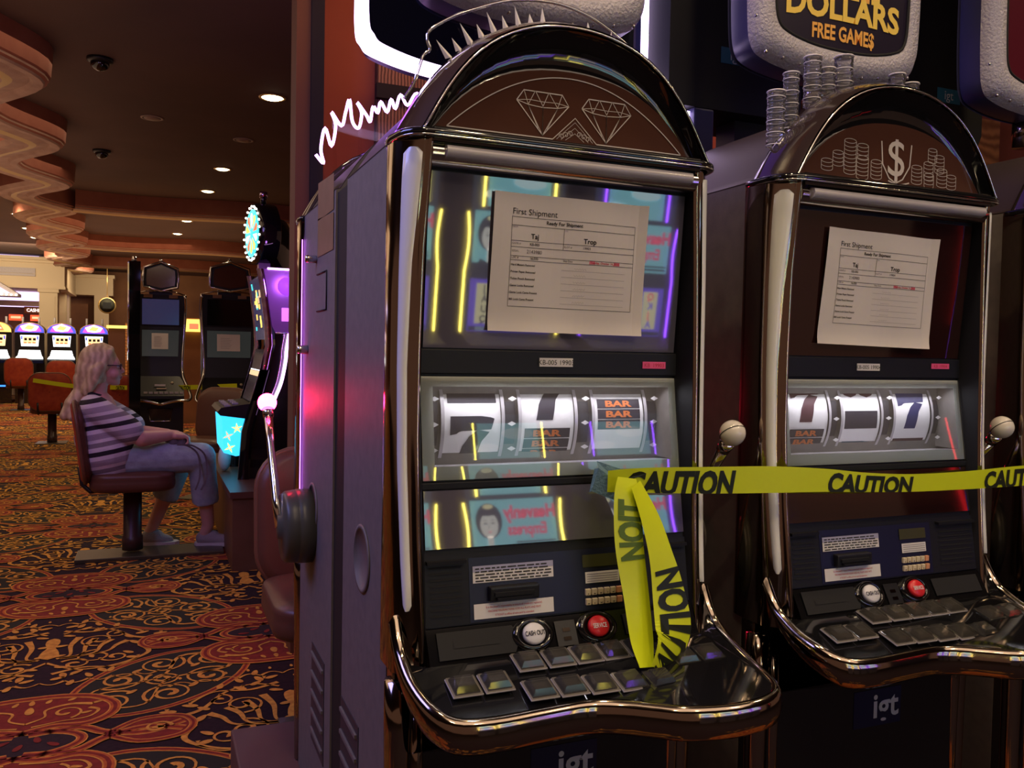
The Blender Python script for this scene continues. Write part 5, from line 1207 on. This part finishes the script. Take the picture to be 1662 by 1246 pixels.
b = MB(); b.box(-2.04, -1.70, 0, .35, 0, 2.52, 'cream_plaster'); b.build('pillar', r)
r = empty('cash_sign', (-3.17, 21.6, 2.03), 0, 'small white CASH lettering sign on the far left wall', 'sign')
b = MB(); b.box(-.25, .30, 0, .04, -.08, .08, 'wall_far'); b.text('CASHIER', .105, 'cash_lit', lambda u, v: (u, -.004, v), -.2, 0, 'L', .9, .03); b.build('lettering_board', r)
b = MB(); b.box(-9, -2.2, 23.5, 23.6, 0, 2.3, 'wall_far'); tag(b.build('wall_left'), kind='structure')
for x, lab in ((-3.55, 'left red lit counter display under the CASH sign'), (-3.12, 'right red lit counter display under the CASH sign')):
    b = MB(); b.box(-.14, .14, 0, .05, -.07, .07, 'red_lit', bev=.01); b.box(-.10, .10, -.004, 0, -.02, .03, 'peach_lit'); o = b.build('red_display'); o.location = (x, 21.3, 1.84); tag(o, lab, 'display')
r = empty('canopy_lamp', (-3.62, 19.6, 2.36), 0, 'pale sloping canopy with bulbs at the left edge before the portal', 'lamp')
b = MB(); b.prism([(-.5, .20), (-.06, .20), (.33, -.06), (.33, -.12), (-.5, -.12)], 0, .5, 'relief_grey'); b.prism([(-.5, .12), (-.10, .12), (.18, -.05), (-.5, -.05)], -.012, 0, 'pale_violet_glow'); b.build('canopy', r)
for k in range(9): b = MB(); b.sphere((-.42+.09*k, -.03, -.09), .022, 'bulb', 8); b.build('bulb', r)
r = empty('round_green_sign', (-1.66, 21.5, 2.20), 0, 'round green sign hanging near the smaller cream pillar', 'sign')
b = MB(); T = Matrix.Rotation(PI/2, 4, 'X'); b.lathe([(.20, 0), (.20, .05), (.17, .06)], 'gold_trim', 28, T); b.lathe([(.17, .061), (.001, .062)], 'drum_grey', 28, T); b.box(-.09, .09, -.07, -.062, -.08, .07, 'matte_black'); b.build('disc', r); b = MB(); b.tube([(0, -.02, .19), (0, -.02, 1.0)], .008, 'gold_trim', 6); b.build('hanging_rod', r)
r = empty('gold_trimmed_partition', (-1.30, 18.6, 0), 0, 'brown partition with a glowing gold rail between the lit row and the dark machines', 'partition')
b = MB(); b.box(-.20, .32, 0, .25, 0, 1.58, 'chair_brown'); b.box(.12, .34, -.02, 0, 0, 1.72, 'orange_veneer'); b.build('partition_body', r)
b = MB(); b.box(-.24, .34, -.05, .0, 1.60, 1.66, 'yellow_lit'); b.build('gold_rail', r)
b = MB(); b.box(-.15, .15, 0, .05, -.10, .10, 'yellow_lit'); b.box(-.04, .10, -.01, 0, -.06, .03, 'wheel_red'); o = b.build('small_lit_sign'); o.location = (-.06, 13.44, 1.58); tag(o, 'small yellow lit sign far away between the two dark machines', 'sign')
b = MB(); b.prism([(-1.2, 0), (-1.2, 1.7), (1.6, 1.7), (1.6, 0)], 0, .3, 'wall_far'); o = b.build('low_wall'); o.location = (0.2, 13.5, 0); tag(o, 'low brown wall behind the two dark machines', 'wall')

# ------------------------------------------------------------------ the seated woman
def shirt_material():
    m = mat('striped_knit', (.6, .56, .6), .8, bump=(120, .25)); nt = m.node_tree; b = nt.nodes['Principled BSDF']
    tc = nt.nodes.new('ShaderNodeTexCoord'); sp_ = nt.nodes.new('ShaderNodeSeparateXYZ'); nt.links.new(tc.outputs['Object'], sp_.inputs[0])
    def mth(op, a, c):
        n = nt.nodes.new('ShaderNodeMath'); n.operation = op
        for i, v in enumerate((a, c)):
            if v is None: continue
            if isinstance(v, (int, float)): n.inputs[i].default_value = v
            else: nt.links.new(v, n.inputs[i])
        return n.outputs[0]
    x, z = sp_.outputs[0], sp_.outputs[2]
    v = mth('SUBTRACT', z, mth('MULTIPLY', x, .20)); v = mth('ADD', v, 10.03)
    fr = mth('FRACT', mth('DIVIDE', v, .150), None)
    r = nt.nodes.new('ShaderNodeValToRGB'); r.color_ramp.interpolation = 'CONSTANT'
    els = [(0, (.016, .012, .02)), (.17, (.62, .56, .62)), (.33, (.20, .17, .20)), (.50, (.60, .55, .60)), (.62, (.33, .28, .34)), (.84, (.64, .58, .64))]
    r.color_ramp.elements[0].position = 0; r.color_ramp.elements[0].color = (*els[0][1], 1)
    r.color_ramp.elements[1].position = els[1][0]; r.color_ramp.elements[1].color = (*els[1][1], 1)
    for p, c in els[2:]: e = r.color_ramp.elements.new(p); e.color = (*c, 1)
    nt.links.new(fr, r.inputs[0]); nt.links.new(r.outputs[0], b.inputs['Base Color'])
shirt_material()
wo = empty('person', (-.85, 4.15, 0), 0, 'seated person with long blonde hair, glasses, striped shirt and cropped jeans, bag on lap', 'person')
OX, OY = -.85, 4.15
def L(x, y, z): return Vector((x-OX, y, z))       # x in room, y relative to the body middle
body = MB(); c = lambda a, b_, ra, rb: capsule(body, L(*a), L(*b_), ra, rb)
body.sphere(L(-.905, 0, 1.125), .09, 'skin', 24, (1.02, .82, 1.12)); body.sphere(L(-.875, 0, 1.10), .075, 'skin', 20, (1.0, .85, 1.2))
c((-.878, 0, 1.055), (-.838, 0, 1.028), .050, .034); body.sphere(L(-.822, 0, 1.012), .020, 'skin', 12)
c((-.812, 0, 1.112), (-.792, 0, 1.078), .012, .014); body.sphere(L(-.812, -.011, 1.074), .010, 'skin', 10); body.sphere(L(-.812, .011, 1.074), .010, 'skin', 10)
for sy in (-1, 1): body.sphere(L(-.832, sy*.035, 1.062), .030, 'skin', 14); body.sphere(L(-.895, sy*.078, 1.085), .020, 'skin', 12, (.7, .35, 1.3)); body.sphere(L(-.828, sy*.03, 1.122), .018, 'skin', 10)
body.sphere(L(-.805, 0, 1.050), .014, 'skin', 12, (1, 1.6, .6)); body.sphere(L(-.808, 0, 1.036), .013, 'skin', 12, (1, 1.5, .6))
c((-.915, 0, 1.06), (-.935, 0, .93), .054, .062); c((-.94, -.09, .885), (-.94, .09, .885), .06, .06); c((-.93, 0, .86), (-.87, 0, .60), .11, .13)
arms = {}
for sy, sh, el, wr in ((-1, (-.915, -.165, .868), (-.685, -.20, .702), (-.535, -.12, .712)), (1, (-.905, .165, .868), (-.70, .20, .70), (-.55, .06, .705))):
    c(sh, el, .052, .046); c(el, wr, .047, .030)
    wx, wy, wz = wr; px_, py_, pz_ = wx+.055, wy+.03*(-sy)*.4+.0, wz-.006
    c(wr, (px_, py_, pz_), .027, .026); c((wx+.03, wy-.018, wz-.004), (px_+.012, py_-.022, pz_-.004), .018, .016); c((wx+.03, wy+.018, wz-.004), (px_+.012, py_+.022, pz_-.004), .018, .016)
    for k, ln in enumerate((.032, .038, .036, .028)):
        fy = py_+(-.028+.0185*k); a = (px_+.018, fy, pz_+.004); b1 = (px_+.018+ln*.75, fy, pz_-.012); b2 = (px_+.018+ln*.80, fy, pz_-.012-ln*.75); b3 = (px_+.012+ln*.35, fy, pz_-.018-ln*1.15)
        c(a, b1, .0098, .009); c(b1, b2, .009, .0083); c(b2, b3, .0083, .0075)
    c((wx+.025, wy-sy*.018, wz-.01), (wx+.045, wy-sy*.046, wz-.02), .013, .011); c((wx+.045, wy-sy*.046, wz-.02), (wx+.075, wy-sy*.050, wz-.034), .011, .009)
legs = (((-.84, -.09, .575), (-.365, -.10, .578), (-.315, .03, .150), (-.345, .05, .065), (-.215, .02, .050)), ((-.84, .09, .575), (-.46, .13, .575), (-.618, .235, .135), (-.660, .235, .050), (-.555, .215, .035)))
for hip, kn, an, he, to in legs:
    c(hip, kn, .09, .068); c(kn, an, .060, .036); c(tuple(kn[i]*.62+an[i]*.38 for i in range(3)), tuple(kn[i]*.35+an[i]*.65 for i in range(3)), .062, .047); c(an, he, .036, .030); c(he, to, .030, .024)
bo = remeshed(body, 'body', .0062, wo, smooth=4)
# shirt with sleeves
sb = MB(); c2 = lambda a, b_, ra, rb: capsule(sb, L(*a), L(*b_), ra, rb, 'striped_knit')
c2((-.945, -.115, .878), (-.945, .115, .878), .070, .070); c2((-.935, -.08, .80), (-.935, .08, .80), .115, .115); c2((-.905, -.08, .70), (-.905, .08, .70), .135, .135)
c2((-.862, -.085, .615), (-.862, .085, .615), .160, .160); c2((-.85, -.09, .565), (-.85, .09, .565), .135, .135)
for sy in (-1, 1): sb.sphere(L(-.878, sy*.065, .745), .055, 'striped_knit', 16); c2((-.925, sy*.150, .868), (-.775, sy*.190, .768), .077, .078); c2((-.80, sy*.188, .782), (-.745, sy*.195, .745), .077, .076)
remeshed(sb, 'striped_shirt', .009, wo, smooth=6)['label'] = 'shirt striped black, grey and white'
cb_ = MB(); cb_.tube([L(-.942+.062*math.cos(t), .070*math.sin(t), .947-.018*math.cos(t)) for t in [2*PI*i/24 for i in range(24)]], .011, 'ink', 8, closed=True); cb_.build('collar', wo)
# cropped jeans
jb = MB(); c3 = lambda a, b_, ra, rb: capsule(jb, L(*a), L(*b_), ra, rb, 'denim')
c3((-.855, -.09, .560), (-.855, .09, .560), .118, .118); 
for (hip, kn, an, he, to), hz in zip(legs, (.30, .30)):
    t = (kn[2]-hz)/(kn[2]-an[2]); hem = tuple(kn[i]+(an[i]-kn[i])*t for i in range(3))
    c3(hip, kn, .112, .086); jb.tube([L(*kn), L(*[kn[i]*.5+hem[i]*.5 for i in range(3)]), L(*hem)], [.082, .078, .078], 'denim', 18); 
remeshed(jb, 'cropped_jeans', .009, wo, smooth=3)
# shoes
for (hip, kn, an, he, to) in legs:
    q = MB(); capsule(q, L(he[0], he[1], he[2]), L(to[0], to[1], to[2]), .042, .034, 'shoe_grey'); capsule(q, L(he[0]+.01, he[1], he[2]+.012), L(he[0]+.06, he[1]-.01, he[2]+.012), .040, .036, 'shoe_grey'); q.sphere(L(to[0]+.02, to[1], to[2]-.006), .030, 'shoe_grey', 14)
    so = remeshed(q, 'shoe', .008, wo, smooth=4)
    q = MB(); dx, dy = to[0]-he[0], to[1]-he[1]; l = math.hypot(dx, dy); ux, uy = dx/l, dy/l; pts = []
    for u, v in ((-.045, -.02), (-.048, .02), (-.03, .037), (.05, .034), (.12, .046), (.17, .036), (.19, 0), (.17, -.036), (.12, -.044), (.05, -.034), (-.03, -.037)): p = L(he[0]+ux*u-uy*v, he[1]+uy*u+ux*v, 0); pts.append((p.x, p.y))
    z0 = he[2]-.046; q.prism(pts, z0, z0+.022, 'shoe_sole', 'z'); q.build('sole', so)
# hair
hb = MB(); ch_ = lambda a, b_, ra, rb: capsule(hb, L(*a), L(*b_), ra, rb, 'hair_strands')
hb.sphere(L(-.920, 0, 1.135), .1, 'hair_strands', 24, (1.03, .92, 1.03)); hb.sphere(L(-.945, 0, 1.08), .095, 'hair_strands', 20, (1.0, .95, 1.15))
for sy in (-1, 1):
    ch_((-.862, sy*.052, 1.185), (-.905, sy*.082, 1.09), .026, .024); ch_((-.905, sy*.080, 1.10), (-.955, sy*.075, .985), .032, .026); ch_((-.93, sy*.076, 1.08), (-.975, sy*.05, .965), .036, .030)
ch_((-.858, -.02, 1.200), (-.90, .03, 1.215), .026, .028)
ch_((-.99, 0, 1.03), (-1.005, 0, .965), .060, .042); ch_((-1.005, 0, .965), (-1.045, -.02, .885), .040, .050); ch_((-1.045, -.02, .885), (-1.085, -.04, .825), .048, .030); ch_((-1.03, -.03, .90), (-1.05, -.06, .815), .035, .020)
hr = remeshed(hb, 'hair', .0065, wo, smooth=3); hr['label'] = 'blonde hair tied loosely at the nape'
gb = MB()
gb.tube([L(-.895, -.080, 1.110), L(-.84, -.070, 1.112), L(-.806, -.052, 1.110)], .0035, 'glasses_dark', 6)
for sy in (-1, 1): gb.tube([L(-.800+.002*math.cos(t), sy*(.034+.020*math.cos(t)), 1.105+.016*math.sin(t)) for t in [2*PI*i/16 for i in range(16)]], .0030, 'glasses_dark', 6, closed=True)
gb.tube([L(-.798, -.014, 1.108), L(-.794, .0, 1.110), L(-.798, .014, 1.108)], .003, 'glasses_dark', 6); gb.build('glasses', wo)
for sy in (-1, 1):
    q = MB(); q.sphere(L(-.818, sy*.032, 1.106), .011, 'sticker_white', 12); q.sphere(L(-.809, sy*.032, 1.106), .005, 'ink', 8); q.build('eye', wo)
q = MB(); q.sphere(L(-.797, 0, 1.047), .009, 'lip', 12, (.7, 2.0, .5)); q.sphere(L(-.799, 0, 1.038), .009, 'lip', 12, (.7, 1.9, .55)); q.build('lips', wo)
# bag held on the lap
bb = MB(); rnd = random.Random(5)
for k in range(16): bb.sphere(L(-.53+rnd.uniform(0, .09), -.06+rnd.uniform(-.06, .06), .672+rnd.uniform(-.015, .020)), rnd.uniform(.022, .038), 'bag_grey', 12)
bg_ = remeshed(bb, 'shoulder_bag', .008, None, smooth=2); bg_.location = (OX, OY, 0); tag(bg_, 'small crumpled dark grey bag held on the seated woman\'s lap', 'bag')
st = MB()
for dy in (0, .03): st.ribbon2([(x, z) for x, z in smooth_poly([(-.50+dy, .665), (-.44+dy, .655), (-.385+dy*1.2, .60), (-.375+dy*1.3, .48), (-.40+dy, .40)], 6)], .010, 'bag_grey', lambda u, v, dy=dy: tuple(L(u, -.20-dy*.3-.01*math.sin(v*20), v)))
st.build('strap', bg_)

# ------------------------------------------------------------------ lit machines opposite, behind the camera: the screens of the near row mirror them
def face_art(b, F, cx, cz, s):
    E_ = lambda rx, rz, ox=0, oz=0, n=18: [(cx+(ox+rx*math.cos(2*PI*i/n))*s, cz+(oz+rz*math.sin(2*PI*i/n))*s) for i in range(n)]
    b.poly2(E_(.40, .50, 0, .12), 'lit_dark', F(.001)); b.poly2(E_(.27, .36), 'lit_skin', F(.002)); b.poly2([(cx-.09*s, cz-.7*s), (cx+.09*s, cz-.7*s), (cx+.09*s, cz-.3*s), (cx-.09*s, cz-.3*s)], 'lit_skin', F(.002))
    b.poly2([(cx-.42*s, cz-.9*s), (cx+.42*s, cz-.9*s), (cx+.28*s, cz-.6*s), (cx, cz-.72*s), (cx-.28*s, cz-.6*s)], 'lit_dark', F(.0025))
    for q in (-1, 1): b.poly2(E_(.055, .022, q*.11, .05, 8), 'lit_dark', F(.003)); b.ribbon2([(cx+(q*.05)*s, cz+.13*s), (cx+(q*.17)*s, cz+.14*s)], .014*s, 'lit_dark', F(.003))
    b.poly2(E_(.055, .020, 0, -.19, 8), 'lit_pink', F(.003)); b.ribbon2([(cx, cz+.04*s), (cx+.02*s, cz-.09*s)], .010*s, 'lit_dark', F(.003))
    b.poly2(E_(.34, .10, 0, .36, 12), 'lit_dark', F(.0035)); b.poly2(E_(.16, .07, 0, .52, 10), 'lit_cream', F(.004))
def opposite(x, l1, l2, panel):
    r = empty('video_slot_machine', (x, -2.7, 0))
    b = MB(); b.prism([(.02, .0), (.02, .72), (.20, .78), (.20, .82), (.0, .86), (-.03, 1.15), (.0, 1.46), (-.02, 1.70), (-.45, 1.70), (-.45, 0)], -.27, .27, 'cabinet_grey', 'x'); b.build('cabinet', r)
    F = lambda o: (lambda u, v: (-u, .004+o, v))     # u to the viewer's right
    for s, m_ in ((-1, l1), (1, l2)):
        b = MB(); b.tube([(s*.262, .012, z) for z in (.80, .95, 1.16)]+[(s*(.262-.012*math.sin((z-1.16)/.28*PI)), .014, z) for z in np.linspace(1.18, 1.44, 10)], .0045, m_, 6); b.build('edge_light', r)
        b = MB(); b.tube([(s*.188, .014, z) for z in (1.47, 1.55, 1.655)], .0045, m_, 6); b.build('edge_light', r)
    b = MB(); b.rect2(-.245, .245, .84, 1.70, panel, F(-.001)); b.build('front_panel', r)  # body panel given a faint glow, though no lamp
    b = MB(); b.rect2(-.225, .225, 1.20, 1.45, 'lit_teal_sky', F(.002)); face_art(b, lambda o: F(.003+o), .135, 1.325, .175)
    V = lambda o: F(.004+o)
    b.text('Heavenly', .088, 'lit_pink', V(0), -.085, 1.385, sx=.86, bold=.05); b.text('Empress', .078, 'lit_pink', V(0), -.065, 1.300, sx=.80, bold=.04)
    b.rect2(-.215, .03, 1.212, 1.222, 'lit_dark', V(0)); b.rect2(-.215, .0, 1.230, 1.238, 'lit_dark', V(0)); b.build('game_screen', r)
    b = MB(); b.rect2(-.165, .165, 1.475, 1.655, 'lit_teal_sky', F(.002)); b.poly2([(-.05+.09*math.cos(t*PI/7), 1.60+.03*math.sin(t*PI/7)) for t in range(14)], 'lit_white', F(.004)); b.poly2([(.12+.07*math.cos(t*PI/7), 1.53+.022*math.sin(t*PI/7)) for t in range(14)], 'lit_white', F(.004)); b.build('top_screen', r)
    b = MB(); b.rect2(-.225, .225, .86, 1.12, 'lit_panel_blue' if panel != 'lit_panel' else 'lit_panel', F(.002)); b.rect2(.10, .19, .90, 1.10, 'lit_cream', F(.004)); b.rect2(-.19, -.10, .90, 1.10, 'lit_cream', F(.004))
    for k, c_ in enumerate('JAUQ'): b.text(c_, .05, 'lit_dark', F(.006), .145, 1.075-.050*k, bold=.03); b.text('QKJA'[k], .05, ('lit_pink', 'lit_panel_blue')[k % 2], F(.006), -.145, 1.075-.050*k, bold=.03)
    b.rect2(-.08, .08, .95, 1.08, 'lit_teal_sky', F(.004)); b.rect2(-.22, .22, .865, .885, 'lit_dark', F(.004)); b.text('0202', .024, 'lit_white', F(.006), .16, .875); b.build('play_screen', r)
    return r
labs = ['lit video slot machine opposite, mirrored at the left of the diamond machine\'s screens', 'lit video slot machine opposite, its Heavenly Empress screen mirrored left of the tape', 'lit video slot machine opposite, mirrored with violet edge lights beside the tape', 'lit video slot machine opposite, mirrored at the right edge of the diamond machine\'s screens']
for x, l1, l2, p, lab in ((.37, 'led_yellow', 'led_yellow', 'lit_dark', labs[0]), (1.03, 'led_yellow', 'led_yellow', 'lit_dark', labs[1]), (1.69, 'led_purple', 'led_purple', 'lit_dark', labs[2]), (2.35, 'led_purple', 'led_purple', 'lit_dark', labs[3])):
    tag(opposite(x, l1, l2, p), lab, 'slot machine')
r = empty('video_slot_machine', (4.36, -2.7, 0), 0, 'unlit slot machine opposite with one red edge light mirrored in the dollar sign machine', 'slot machine')
b = MB(); b.box(-.27, .27, -.45, 0, 0, 1.75, 'cabinet_dark'); b.build('cabinet', r)
b = MB(); b.tube([(-.26+.02*math.cos(t*3), .01, 1.0+.65*t) for t in np.linspace(0, 1, 10)], .006, 'led_red', 6); b.build('edge_light', r)
b = MB(); b.box(-.22, .22, .0, .01, 1.15, 1.6, 'gloss_black'); b.build('screen', r)
